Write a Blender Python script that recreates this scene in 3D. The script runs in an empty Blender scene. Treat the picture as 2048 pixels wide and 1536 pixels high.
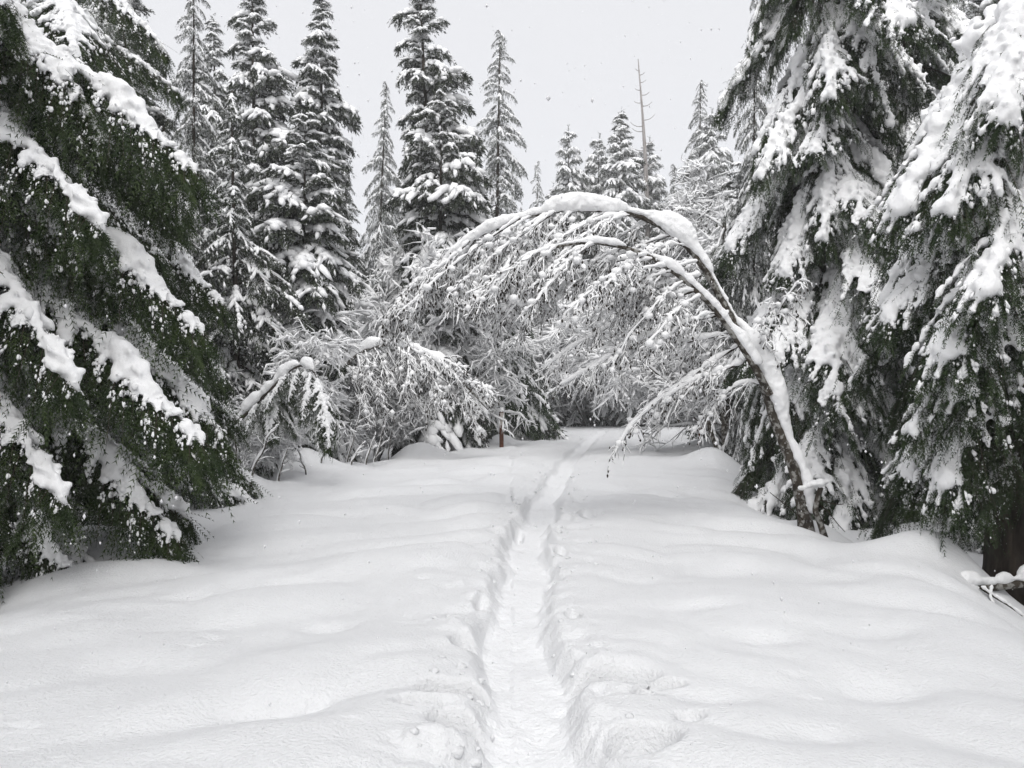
import bpy, bmesh, math, random
import numpy as np
from mathutils import Matrix, Vector, Euler

# ------------------------------------------------------------------ camera, sky, sun, exposure
SC = bpy.context.scene
COL = SC.collection
EYE, FPX, HOR = 1.6, 1535.0, 800.0           # eye height, focal length and horizon row on a 2048-wide frame
cam = bpy.data.cameras.new('camera')
cam.sensor_fit = 'HORIZONTAL'
cam.sensor_width = 36.0
cam.lens = 36.0 * FPX / 2048.0
cam.shift_y = (HOR - 768.0) / 2048.0
cam.clip_start, cam.clip_end = 0.05, 3000.0
co = bpy.data.objects.new('camera', cam)
co.location = (0, 0, EYE)
co.rotation_euler = (math.radians(90), 0, 0)
COL.objects.link(co)
SC.camera = co

SUN_EL, SUN_AZ = math.radians(48), math.radians(186)   # straight behind the camera, down the road
world = bpy.data.worlds.new('World')
SC.world = world
world.use_nodes = True
wn, wl = world.node_tree.nodes, world.node_tree.links
wn.clear()
w_out = wn.new('ShaderNodeOutputWorld')
w_bg = wn.new('ShaderNodeBackground')
w_sky = wn.new('ShaderNodeTexSky')
w_sky.sky_type = 'NISHITA'
w_sky.sun_disc = False
w_sky.sun_elevation = SUN_EL
w_sky.sun_rotation = SUN_AZ
w_bg.inputs['Strength'].default_value = 0.1
w_mix = wn.new('ShaderNodeMix')
w_mix.data_type = 'RGBA'
w_mix.inputs['Factor'].default_value = 0.94          # closed cloud deck over nearly all of the clear sky
w_mix.inputs['B'].default_value = (5.15, 5.15, 5.27, 1)
wl.new(w_sky.outputs['Color'], w_mix.inputs['A'])
wl.new(w_mix.outputs['Result'], w_bg.inputs['Color'])
wl.new(w_bg.outputs['Background'], w_out.inputs['Surface'])

sun = bpy.data.lights.new('sun', 'SUN')
sun.energy = 1.45
sun.angle = math.radians(55)
sun.color = (1.0, 0.985, 0.96)
so = bpy.data.objects.new('sun', sun)
so.rotation_euler = (math.radians(90) - SUN_EL, 0, math.pi - SUN_AZ)
so.location = (0, 0, 60)
COL.objects.link(so)

SC.view_settings.view_transform = 'Standard'
SC.view_settings.look = 'None'
SC.view_settings.exposure = 0.78
SC.view_settings.gamma = 1.0
SC.view_settings.use_curve_mapping = False
SC.cycles.max_bounces = 4
SC.cycles.diffuse_bounces = 3
SC.cycles.glossy_bounces = 2
SC.cycles.volume_bounces = 1
SC.cycles.use_fast_gi = True                # last bounces as ambient light: same look, half the time
SC.cycles.fast_gi_method = 'REPLACE'
SC.cycles.ao_bounces_render = 3
SC.cycles.adaptive_threshold = 0.03
SC.cycles.use_light_tree = False

R = np.random.default_rng(7)
PI = math.pi

# ------------------------------------------------------------------ numpy helpers
def _hash(ix, iy, iz, seed):
    h = (ix * 374761393 + iy * 668265263 + iz * 1274126177 + seed * 974634541) & 0xffffffff
    h = ((h ^ (h >> 13)) * 1274126177) & 0xffffffff
    h = ((h ^ (h >> 16)) * 2246822519) & 0xffffffff
    return (h ^ (h >> 15)) / 4294967295.0

def vnoise(P, seed=0):
    """smooth value noise in [-1, 1] at points (n, 3)"""
    P = np.asarray(P, dtype=np.float64)
    i = np.floor(P).astype(np.int64)
    f = P - i
    f = f * f * f * (f * (f * 6 - 15) + 10)
    out = 0
    for a in (0, 1):
        wa = f[:, 0] if a else 1 - f[:, 0]
        for b in (0, 1):
            wb = f[:, 1] if b else 1 - f[:, 1]
            for c in (0, 1):
                wc = f[:, 2] if c else 1 - f[:, 2]
                out = out + wa * wb * wc * _hash(i[:, 0] + a, i[:, 1] + b, i[:, 2] + c, seed)
    return out * 2 - 1

def n2(x, y, s, seed=0):
    return vnoise(np.stack([x * s, y * s, np.full_like(x, seed * 7.31)], 1), seed)

def fbm2(x, y, s, seed=0, o=3):
    a, t, v = 1.0, 0.0, 0.0
    for k in range(o):
        v = v + a * n2(x, y, s * 2 ** k, seed + k * 13)
        t += a
        a *= 0.5
    return v / t

def sstep(a, b, x):
    t = np.clip((x - a) / (b - a), 0, 1)
    return t * t * (3 - 2 * t)

def nrm(v):
    return v / np.maximum(np.linalg.norm(v, axis=-1, keepdims=True), 1e-9)

def join(parts):
    """list of (V, T) or (V, T, m) -> V, T, m"""
    Vs, Ts, Ms, o = [], [], [], 0
    for p in parts:
        V, T = p[0], p[1]
        if len(V) == 0:
            continue
        m = p[2] if len(p) > 2 else np.zeros(len(T), np.int32)
        if np.isscalar(m):
            m = np.full(len(T), m, np.int32)
        Vs.append(V); Ts.append(T + o); Ms.append(m)
        o += len(V)
    if not Vs:
        return np.zeros((0, 3)), np.zeros((0, 3), np.int64), np.zeros(0, np.int32)
    return np.concatenate(Vs), np.concatenate(Ts), np.concatenate(Ms)

def mesh_np(name, V, T, mats, mi=None, smooth=True):
    me = bpy.data.meshes.new(name)
    n, m, k = len(V), len(T), T.shape[1]
    me.vertices.add(n)
    me.vertices.foreach_set('co', np.ascontiguousarray(V, np.float32).ravel())
    me.loops.add(m * k)
    me.loops.foreach_set('vertex_index', np.ascontiguousarray(T, np.int32).ravel())
    me.polygons.add(m)
    me.polygons.foreach_set('loop_start', np.arange(0, m * k, k, dtype=np.int32))
    if not isinstance(mats, (list, tuple)):
        mats = [mats]
    for x in mats:
        me.materials.append(x)
    if mi is not None and len(mats) > 1:
        me.polygons.foreach_set('material_index', np.ascontiguousarray(mi, np.int32))
    me.polygons.foreach_set('use_smooth', np.full(m, bool(smooth)))
    me.update(calc_edges=True)
    return me

_ico = {}
def ico(l):
    if l not in _ico:
        bm = bmesh.new()
        bmesh.ops.create_icosphere(bm, subdivisions=max(l, 1), radius=1.0)
        bm.verts.ensure_lookup_table()
        if l == 0:
            V = np.array([(1, 0, 0), (-1, 0, 0), (0, 1, 0), (0, -1, 0), (0, 0, 1), (0, 0, -1)], float)
            T = np.array([(0, 2, 4), (2, 1, 4), (1, 3, 4), (3, 0, 4), (2, 0, 5), (1, 2, 5), (3, 1, 5), (0, 3, 5)])
        else:
            V = np.array([v.co[:] for v in bm.verts])
            T = np.array([[v.index for v in f.verts] for f in bm.faces])
        bm.free()
        _ico[l] = (V, T)
    return _ico[l]

def blobs(C, Rr, l=1, amp=0.25, freq=1.6, X=None, rng=R):
    """lumps at C (n,3) with radii Rr (n,3); X: long axes"""
    n = len(C)
    if n == 0:
        return np.zeros((0, 3)), np.zeros((0, 3), np.int64)
    U, T = ico(l)
    k = len(U)
    off = rng.uniform(0, 100, (n, 1, 3))
    d = 1 + amp * vnoise((U[None] * freq + off).reshape(-1, 3), 3).reshape(n, k, 1)
    L = U[None] * d * Rr[:, None, :]
    if X is not None:
        X = nrm(X)
        up = np.tile(np.array([0, 0, 1.0]), (n, 1))
        bad = np.abs(X[:, 2]) > 0.95
        up[bad] = (0, 1, 0)
        Y = nrm(np.cross(up, X))
        Z = np.cross(X, Y)
        L = L[..., 0:1] * X[:, None] + L[..., 1:2] * Y[:, None] + L[..., 2:3] * Z[:, None]
    else:
        a = rng.uniform(0, 2 * PI, n)
        c, s = np.cos(a)[:, None], np.sin(a)[:, None]
        L = np.stack([L[..., 0] * c - L[..., 1] * s, L[..., 0] * s + L[..., 1] * c, L[..., 2]], -1)
    V = (C[:, None] + L).reshape(-1, 3)
    TT = (T[None] + (np.arange(n) * k)[:, None, None]).reshape(-1, 3)
    return V, TT

def tubes(P, Rr, s=3):
    """P (n,k,3) centre lines, Rr (n,k) radii"""
    n, k, _ = P.shape
    if n == 0:
        return np.zeros((0, 3)), np.zeros((0, 3), np.int64)
    Tg = np.empty_like(P)
    Tg[:, 1:-1] = P[:, 2:] - P[:, :-2]
    Tg[:, 0] = P[:, 1] - P[:, 0]
    Tg[:, -1] = P[:, -1] - P[:, -2]
    Tg = nrm(Tg)
    m = nrm(P[:, -1] - P[:, 0])
    ref = np.where(np.abs(m[:, 2:3]) > 0.75, np.array([[0.37, 0.93, 0]]), np.array([[0, 0, 1.0]]))
    A = nrm(np.cross(Tg, ref[:, None]))
    B = np.cross(Tg, A)
    th = np.arange(s) * 2 * PI / s
    V = P[:, :, None] + Rr[:, :, None, None] * (np.cos(th)[None, None, :, None] * A[:, :, None] + np.sin(th)[None, None, :, None] * B[:, :, None])
    idx = np.arange(k * s).reshape(k, s)
    a, b = idx[:-1], idx[1:]
    an, bn = np.roll(a, -1, 1), np.roll(b, -1, 1)
    T = np.concatenate([np.stack([a, an, b], -1).reshape(-1, 3), np.stack([an, bn, b], -1).reshape(-1, 3)])
    TT = (T[None] + (np.arange(n) * k * s)[:, None, None]).reshape(-1, 3)
    return V.reshape(-1, 3), TT

def remesh(V, T, voxel, it=4, grain=0.0, ratio=None):
    me = mesh_np('tmp', V, T, [])
    ob = bpy.data.objects.new('tmp', me)
    COL.objects.link(ob)
    m = ob.modifiers.new('r', 'REMESH'); m.mode = 'VOXEL'; m.voxel_size = voxel; m.adaptivity = 0.0
    m = ob.modifiers.new('s', 'SMOOTH'); m.factor = 0.5; m.iterations = it
    if ratio:
        m = ob.modifiers.new('d', 'DECIMATE'); m.ratio = ratio
    dg = bpy.context.evaluated_depsgraph_get()
    ev = ob.evaluated_get(dg)
    em = ev.to_mesh()
    em.calc_loop_triangles()
    Vn = np.empty(len(em.vertices) * 3, np.float32); em.vertices.foreach_get('co', Vn)
    Nn = np.empty(len(em.vertices) * 3, np.float32); em.vertices.foreach_get('normal', Nn)
    Tn = np.empty(len(em.loop_triangles) * 3, np.int32); em.loop_triangles.foreach_get('vertices', Tn)
    ev.to_mesh_clear()
    bpy.data.objects.remove(ob); bpy.data.meshes.remove(me)
    Vn = Vn.reshape(-1, 3).astype(float); Nn = Nn.reshape(-1, 3)
    if grain:
        Vn += Nn * (grain * vnoise(Vn / (voxel * 3.2), 5) + grain * 0.8 * vnoise(Vn / (voxel * 8.0), 9))[:, None]
    return Vn, Tn.reshape(-1, 3).astype(np.int64)

def sprays(S, D, ln, pairs, w, nw, rng, droop=0.25):
    """feathered twig tips: S roots, D directions, ln lengths; needle-leaf triangles in pairs"""
    n = len(S)
    if n == 0:
        return np.zeros((0, 3)), np.zeros((0, 3), np.int64)
    D = nrm(D)
    sd = nrm(np.cross(D, rng.normal(size=(n, 3))))
    out = []
    for j in range(pairs):
        u = (j + 0.3) / pairs
        b = S + D * (ln * u)[:, None]
        b = b + np.array([0, 0, -1.0]) * (droop * ln * u * u)[:, None]
        ww = w * (1.15 - 0.6 * u) * rng.uniform(0.75, 1.25, n)
        for sg in (-1, 1):
            tip = b + (D * 0.75 + sg * sd * 0.75) * ww[:, None]
            tip[:, 2] -= 0.2 * ww
            out.append(np.stack([b - D * nw * 0.5, b + D * nw * 0.5, tip], 1))
    b = S + D * (ln * 0.8)[:, None] + np.array([0, 0, -1.0]) * (droop * ln * 0.64)[:, None]
    out.append(np.stack([b - sd * nw * 0.5, b + sd * nw * 0.5, b + D * (w * 1.0)], 1))
    V = np.concatenate(out).reshape(-1, 3)
    return V, np.arange(len(V)).reshape(-1, 3)

# ------------------------------------------------------------------ materials
def mat(name):
    m = bpy.data.materials.new(name)
    m.use_nodes = True
    nt = m.node_tree
    b = nt.nodes['Principled BSDF']
    b.inputs['Roughness'].default_value = 0.8
    b.inputs['Specular IOR Level'].default_value = 0.2
    return m, nt, b

def noise_node(nt, scale, detail=3, coord='Object', rough=0.6, vec_scale=None):
    tc = nt.nodes.new('ShaderNodeTexCoord')
    n = nt.nodes.new('ShaderNodeTexNoise')
    n.inputs['Scale'].default_value = scale
    n.inputs['Detail'].default_value = detail
    n.inputs['Roughness'].default_value = rough
    if vec_scale:
        mp = nt.nodes.new('ShaderNodeMapping')
        mp.inputs['Scale'].default_value = vec_scale
        nt.links.new(tc.outputs[coord], mp.inputs['Vector'])
        nt.links.new(mp.outputs['Vector'], n.inputs['Vector'])
    else:
        nt.links.new(tc.outputs[coord], n.inputs['Vector'])
    return n

def ramp(nt, src, stops):
    r = nt.nodes.new('ShaderNodeValToRGB')
    e = r.color_ramp.elements
    while len(e) < len(stops):
        e.new(0.5)
    for i, (p, c) in enumerate(stops):
        e[i].position = p
        e[i].color = (*c, 1)
    nt.links.new(src, r.inputs['Fac'])
    return r

def bump(nt, b, pairs):
    prev = None
    for src, st, dist in pairs:
        bn = nt.nodes.new('ShaderNodeBump')
        bn.inputs['Strength'].default_value = st
        bn.inputs['Distance'].default_value = dist
        nt.links.new(src, bn.inputs['Height'])
        if prev is not None:
            nt.links.new(prev.outputs['Normal'], bn.inputs['Normal'])
        prev = bn
    nt.links.new(prev.outputs['Normal'], b.inputs['Normal'])

def snow_mat(name, col, s1, d1, s2, d2, st=0.6):
    m, nt, b = mat(name)
    n1, n2_ = noise_node(nt, s1, 2), noise_node(nt, s2, 2)
    r = ramp(nt, n2_.outputs['Fac'], [(0.3, tuple(c * 0.975 for c in col)), (0.7, col)])
    nt.links.new(r.outputs['Color'], b.inputs['Base Color'])
    bump(nt, b, [(n2_.outputs['Fac'], st, d2), (n1.outputs['Fac'], st, d1)])
    b.inputs['Roughness'].default_value = 0.65
    return m

M_GROUND = snow_mat('fresh_ground_snow', (0.80, 0.806, 0.82), 52, 0.016, 7, 0.012, 0.8)
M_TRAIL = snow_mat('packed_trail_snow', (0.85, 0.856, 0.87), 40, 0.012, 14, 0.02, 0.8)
M_SNOW = snow_mat('tree_snow', (0.93, 0.932, 0.94), 60, 0.006, 22, 0.015, 0.5)
M_FLAKE = snow_mat('flake_snow', (0.8, 0.8, 0.82), 60, 0.001, 22, 0.001, 0.1)

def needle_mat(name, dark, light, dust):
    m, nt, b = mat(name)
    oi = nt.nodes.new('ShaderNodeObjectInfo')
    n = noise_node(nt, 5.0, 3)
    r = ramp(nt, n.outputs['Fac'], [(0.3, dark), (0.72, light)])
    nz = noise_node(nt, 16.0, 4)
    d = ramp(nt, nz.outputs['Fac'], [(0.62 - dust, (0, 0, 0)), (0.70 - dust, (1, 1, 1))])
    mx = nt.nodes.new('ShaderNodeMix'); mx.data_type = 'RGBA'
    mx.inputs['B'].default_value = (0.78, 0.79, 0.80, 1)
    nt.links.new(d.outputs['Color'], mx.inputs['Factor'])
    nt.links.new(r.outputs['Color'], mx.inputs['A'])
    nt.links.new(mx.outputs['Result'], b.inputs['Base Color'])
    b.inputs['Roughness'].default_value = 0.7
    return m

M_NEEDLE = needle_mat('needle_near', (0.013, 0.026, 0.011), (0.058, 0.082, 0.030), 0.0)
M_NEEDLE2 = needle_mat('needle_hemlock', (0.014, 0.026, 0.012), (0.044, 0.066, 0.026), 0.02)
M_FROST = needle_mat('needle_frosted', (0.022, 0.028, 0.02), (0.05, 0.06, 0.04), 0.10)
M_NEEDLEF = needle_mat('needle_far', (0.018, 0.024, 0.016), (0.045, 0.054, 0.034), 0.03)

def bark_mat(name, c1, c2, sc, vs, lich=None):
    m, nt, b = mat(name)
    n = noise_node(nt, sc, 5, vec_scale=vs)
    r = ramp(nt, n.outputs['Fac'], [(0.35, c1), (0.65, c2)])
    out = r.outputs['Color']
    if lich:
        n2_ = noise_node(nt, 14.0, 4)
        f = ramp(nt, n2_.outputs['Fac'], [(0.50, (0, 0, 0)), (0.58, (1, 1, 1))])
        mx = nt.nodes.new('ShaderNodeMix'); mx.data_type = 'RGBA'
        mx.inputs['B'].default_value = (*lich, 1)
        nt.links.new(f.outputs['Color'], mx.inputs['Factor'])
        nt.links.new(out, mx.inputs['A'])
        out = mx.outputs['Result']
    nt.links.new(out, b.inputs['Base Color'])
    bump(nt, b, [(n.outputs['Fac'], 0.8, 0.02)])
    return m

M_BARK = bark_mat('conifer_bark', (0.02, 0.016, 0.013), (0.075, 0.06, 0.048), 9, (1, 1, 0.25))
M_ALDER = bark_mat('alder_bark', (0.025, 0.021, 0.017), (0.075, 0.063, 0.05), 12, (1, 1, 0.8), (0.27, 0.265, 0.25))
M_TWIG = bark_mat('twig_bark', (0.018, 0.014, 0.011), (0.05, 0.04, 0.03), 20, (1, 1, 1))
M_DEAD = bark_mat('dead_wood', (0.22, 0.20, 0.19), (0.38, 0.36, 0.35), 9, (1, 1, 0.2))
M_RUST = bark_mat('rusty_stake', (0.06, 0.022, 0.012), (0.12, 0.042, 0.022), 9, (1, 1, 0.3))
M_POST = bark_mat('dark_stake', (0.035, 0.027, 0.024), (0.075, 0.055, 0.05), 9, (1, 1, 0.3))
M_STICK = bark_mat('pale_marker', (0.45, 0.40, 0.37), (0.60, 0.55, 0.52), 12, (1, 1, 1))

# ------------------------------------------------------------------ scene-object helpers
def at(px, py, d):
    return np.array([(px - 1024.0) / FPX * d, d, EYE + (HOR - py) / FPX * d])

def obj(name, me, parent=None):
    o = bpy.data.objects.new(name, me)
    COL.objects.link(o)
    if name in ('snow', 'crown', 'twig_crown'):
        o['kind'] = 'stuff'                            # needles, twigs and snow lumps nobody could count
    if parent is not None:
        o.parent = parent
    return o

def tag(o, label, cat, group=None):
    o['label'] = label
    o['category'] = cat
    if group:
        o['group'] = group
    return o

def thing(name, label, cat, loc=(0, 0, 0), rz=0.0, group=None, sc=None):
    o = bpy.data.objects.new(name, None)
    o.empty_display_size = 0.3
    COL.objects.link(o)
    o.location = loc
    o.rotation_euler = (0, 0, rz)
    if sc is not None:
        o.scale = sc
    return tag(o, label, cat, group)

# ------------------------------------------------------------------ ground
ED = [-40, 0, 5.85, 8, 11.7, 15.3, 20, 27, 35, 47, 60, 400]
EL = [-4.2, -4.0, -4.0, -4.5, -5.3, -4.9, -3.4, -1.0, 0.2, 1.2, 2, 2]
ER = [3.8, 3.7, 3.65, 3.55, 3.5, 4.3, 5.2, 8.2, 13, 18, 22, 22]
TD = [-40, 0, 3.3, 4.9, 8.2, 12.3, 20.5, 30.7, 37, 41]
TX = [0.1, 0.1, 0.09, 0.03, 0.14, 0.53, 1.55, 3.15, 4.3, 4.9]

def trail_x(y):
    return np.interp(y, TD, TX) + 0.03 * np.sin(y * 1.9) + 0.02 * np.sin(y * 4.3 + 1)

def trail_hw(x, y):
    return 0.20 + 0.05 * (1 - sstep(3.5, 6.5, y)) + 0.03 * n2(x * 0 + 3, y, 1.3, 4) + 0.02 * n2(x * 0 + 9, y, 5.0, 5)

MOUNDS = [  # x, y, rx, ry, height
    (5.0, 18.5, 0.75, 0.7, 0.40), (4.2, 7.5, 0.6, 0.42, 0.48), (3.9, 6.7, 0.7, 0.5, 0.15), (-4.6, 16.6, 0.8, 0.6, 0.6), (-5.1, 13.8, 0.55, 0.5, 0.5),
    (5.6, 10.8, 1.2, 1.0, 0.35), (6.7, 13.5, 1.4, 1.0, 0.5), (5.3, 13.4, 0.8, 0.5, 0.35), (3.9, 9.9, 0.5, 0.5, 0.22),
    (-5.6, 12.3, 0.7, 0.6, 0.35), (-2.9, 21.5, 0.9, 0.7, 0.4), (-0.6, 27.6, 0.7, 0.7, 0.35), (6.1, 23, 1.0, 1.2, 0.4),
    (-5.0, 8.4, 0.6, 0.8, 0.3), (-6.4, 18.5, 1.3, 0.9, 0.6), (-8, 15, 1.5, 1.5, 0.6), (8.5, 17, 1.6, 1.6, 0.6)]
HOLES = [(-0.42, 4.15, 0.16, 0.11, 0.16), (-0.36, 3.75, 0.10, 0.09, 0.12), (-0.34, 5.0, 0.07, 0.12, 0.10), (-0.30, 6.0, 0.05, 0.12, 0.07),
         (0.48, 4.35, 0.20, 0.10, 0.16), (0.72, 4.2, 0.10, 0.05, 0.12), (0.62, 4.05, 0.05, 0.05, 0.12), (0.50, 3.5, 0.14, 0.12, 0.12),
         (0.42, 5.6, 0.05, 0.08, 0.08), (0.36, 7.9, 0.06, 0.10, 0.10), (0.28, 6.9, 0.07, 0.12, 0.08), (-0.55, 3.9, 0.10, 0.06, 0.06),
         (0.78, 3.7, 0.05, 0.05, 0.05), (-0.15, 9.5, 0.06, 0.2, 0.08), (0.62, 10.5, 0.08, 0.2, 0.07), ]
DIMPLES = [(1.65, 5.0, 0.2, 0.12, 0.06), (2.0, 4.2, 0.3, 0.16, 0.07), (1.45, 5.7, 0.25, 0.12, 0.04), (2.6, 5.2, 0.3, 0.15, 0.04), (1.1, 6.8, 0.25, 0.2, 0.04), (1.9, 7.0, 0.3, 0.2, 0.04), (-1.3, 5.3, 0.2, 0.12, 0.05), (-2.2, 4.4, 0.35, 0.2, 0.05),
           (-1.9, 6.5, 0.3, 0.2, 0.04), (-2.8, 5.6, 0.3, 0.2, 0.05), (1.05, 4.0, 0.2, 0.12, 0.05), (-1.0, 3.8, 0.25, 0.15, 0.04), (2.9, 6.6, 0.35, 0.2, 0.05), (-3.0, 7.4, 0.3, 0.25, 0.05), (1.4, 3.5, 0.22, 0.12, 0.05)]

def ground_h(x, y):
    x = np.asarray(x, float); y = np.asarray(y, float)
    el = np.interp(y, ED, EL) + 0.25 * n2(x * 0 + 1, y, 0.5, 21)
    er = np.interp(y, ED, ER) + 0.2 * n2(x * 0 + 5, y, 0.5, 22)
    w = 1.5
    dl, dr = el - x, x - er
    out = np.maximum(dl, dr)
    drop = sstep(-0.5, w, out)
    z = -0.62 * drop
    z += drop * (0.20 * fbm2(x, y, 0.55, 31, 3) + 0.10 * fbm2(x, y, 1.7, 37, 2))
    z += 0.5 * sstep(6, 30, out)
    z -= 1.6 * sstep(46.5, 52, y) * (1 - sstep(0, 3, -x + 1))
    # soft drift relief on the road
    near = 1 - sstep(25, 45, y)
    z += 0.035 * fbm2(x * 0.9 + 0.35 * y, y * 1.3 - 0.3 * x, 0.55, 41, 2)
    side = np.where(x > 0, 1.0, -1.0)
    a = (y + side * 0.55 * x)
    b = (x - side * 0.3 * y)
    q = vnoise(np.stack([a * 1.0, b * 0.70, 0 * a + side * 5], 1), 43)
    z += near * (0.10 + 0.06 * sstep(4, 8, y)) * np.sqrt(q * q + 0.004) * sstep(0.1, 0.9, np.abs(x - trail_x(y)))
    q = vnoise(np.stack([a * 2.1, b * 1.5, 0 * a + side * 9], 1), 47)
    z += near * 0.04 * np.sqrt(q * q + 0.01)
    for mx, my, rx, ry, h in MOUNDS:
        k = ((x - mx) / rx) ** 2 + ((y - my) / ry) ** 2
        z += h * np.exp(-k * 1.1)
    # trench trodden by walkers, with broken lumpy banks
    t = np.abs(x - trail_x(y) - 0.03 * n2(x, y, 2.3, 51))
    hw = trail_hw(x, y)
    dep = 0.135 * (1 - sstep(36, 42, y)) * (1 - 0.45 * sstep(8, 22, y))
    lum = fbm2(x, y, 6.5, 53, 3)
    lum2 = fbm2(x, y, 2.6, 54, 2)
    bank = np.exp(-((t - hw - 0.14) / 0.17) ** 2) * (1 - sstep(37, 42, y))
    z += bank * (0.025 + 0.038 * lum + 0.04 * lum2)
    wide = np.exp(-((t - 0.45) / 0.35) ** 2) * sstep(-0.1, 0.5, lum2) * (1 - sstep(30, 42, y))
    z += wide * (0.06 * lum - 0.02)
    z -= dep * (1 - sstep(hw - 0.06, hw + 0.10, t + 0.05 * lum))
    z += (t < hw + 0.05) * (0.008 * fbm2(x, y, 7.0, 55, 3) + 0.012 * n2(x, y, 1.7, 56))
    # churned patches farther up the road
    ch = sstep(0.1, 0.5, n2(x, y, 0.33, 61)) * sstep(9, 12, y) * (1 - sstep(32, 40, y)) * (1 - sstep(2.2, 3.5, t))
    z += ch * 0.05 * fbm2(x, y, 3.2, 62, 3)
    for hx, hy, rx, ry, dp in DIMPLES:
        z -= dp * np.exp(-((x - hx) / rx) ** 2 - ((y - hy) / ry) ** 2)
    for hx, hy, rx, ry, dp in HOLES:
        hx = hx + trail_x(np.array([hy]))[0] * 1.0
        k = ((x - hx) / rx) ** 2 + ((y - hy) / ry) ** 2
        z -= 1.9 * dp * np.exp(-k ** 3 * 0.5) * (1 + 0.5 * lum)
    return z

_rp = np.random.default_rng(17)
PITS = [(_rp.uniform(-4.5, -0.5) if k % 2 else _rp.uniform(0.5, 4.5), _rp.uniform(3.2, 8) if k % 5 < 2 else _rp.uniform(8, 26), _rp.uniform(0.03, 0.08), _rp.uniform(0.01, 0.03)) for k in range(90)]

def pitted(x, y, z):
    """small dents where clumps dropped from the boughs"""
    for px_, py_, r, d in PITS:
        m = (np.abs(x - px_) < 3 * r) & (np.abs(y - py_) < 3 * r)
        if m.any():
            k = ((x[m] - px_) ** 2 + (y[m] - py_) ** 2) / (r * r)
            z[m] += d * (0.35 * np.exp(-(k - 1.6) ** 2 * 1.5) - np.exp(-k * k * 0.8))
    return z

def gz(x, y):
    return float(ground_h(np.array([float(x)]), np.array([float(y)]))[0])

def build_ground():
    ys, y = [], 1.6
    while y < 60:
        ys.append(y)
        y += min(0.6, max(0.014, y * y / (767 * 1.6) * 1.3))
    ys = np.array([-60, -30, -12, -6, -3, -1.5, -0.5, 0.2, 0.7, 1.1, 1.4] + ys + [66, 75, 90, 120, 170, 260, 420, 700, 1200])
    u = np.concatenate([np.arange(0, 0.62, 0.016), np.arange(0.62, 1.3, 0.03), np.arange(1.3, 8, 0.075), np.arange(8, 16, 0.25),
                        [17, 19, 22, 26, 32, 40, 55, 80, 130, 220, 400, 800]])
    u = np.concatenate([-u[:0:-1], u])
    X = u[None, :] + trail_x(np.clip(ys, -40, 41))[:, None] * np.exp(-(u / 20.0) ** 2)[None, :]
    Y = np.repeat(ys[:, None], len(u), 1)
    Z = pitted(X.ravel(), Y.ravel(), ground_h(X.ravel(), Y.ravel()))
    V = np.stack([X.ravel(), Y.ravel(), Z], 1)
    nr, nc = X.shape
    i = np.arange(nr * nc).reshape(nr, nc)
    Q = np.stack([i[:-1, :-1], i[:-1, 1:], i[1:, 1:], i[1:, :-1]], -1).reshape(-1, 4)
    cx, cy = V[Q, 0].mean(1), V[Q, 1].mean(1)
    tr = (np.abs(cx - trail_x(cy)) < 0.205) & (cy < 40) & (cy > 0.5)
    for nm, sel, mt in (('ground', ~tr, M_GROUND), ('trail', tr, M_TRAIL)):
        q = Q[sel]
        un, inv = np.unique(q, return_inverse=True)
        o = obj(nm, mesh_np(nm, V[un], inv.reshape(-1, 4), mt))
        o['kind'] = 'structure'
build_ground()

# ------------------------------------------------------------------ boughs
def spine(L, th0, th1, p, n, wob, rng):
    """centre line leaving the trunk along +x; slope runs from th0 to th1 (degrees below level)"""
    t = np.linspace(0, 1, n)
    th = np.radians(th0 + (th1 - th0) * t ** p)
    ds = L / (n - 1)
    x = np.concatenate([[0], np.cumsum(np.cos(th[:-1]) * ds)])
    z = -np.concatenate([[0], np.cumsum(np.sin(th[:-1]) * ds)])
    o = rng.uniform(0, 50)
    y = wob * L * np.array([vnoise(np.array([[o + k * 2.2, 0, 0]]), 2)[0] for k in t]) * t
    return t, np.stack([x, y, z], 1)

def along(t, P, tt):
    Q = np.stack([np.interp(tt, t, P[:, k]) for k in range(3)], 1)
    e = 0.02
    A = np.stack([np.interp(np.clip(tt + e, 0, 1), t, P[:, k]) for k in range(3)], 1)
    B = np.stack([np.interp(np.clip(tt - e, 0, 1), t, P[:, k]) for k in range(3)], 1)
    return Q, nrm(A - B)

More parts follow.
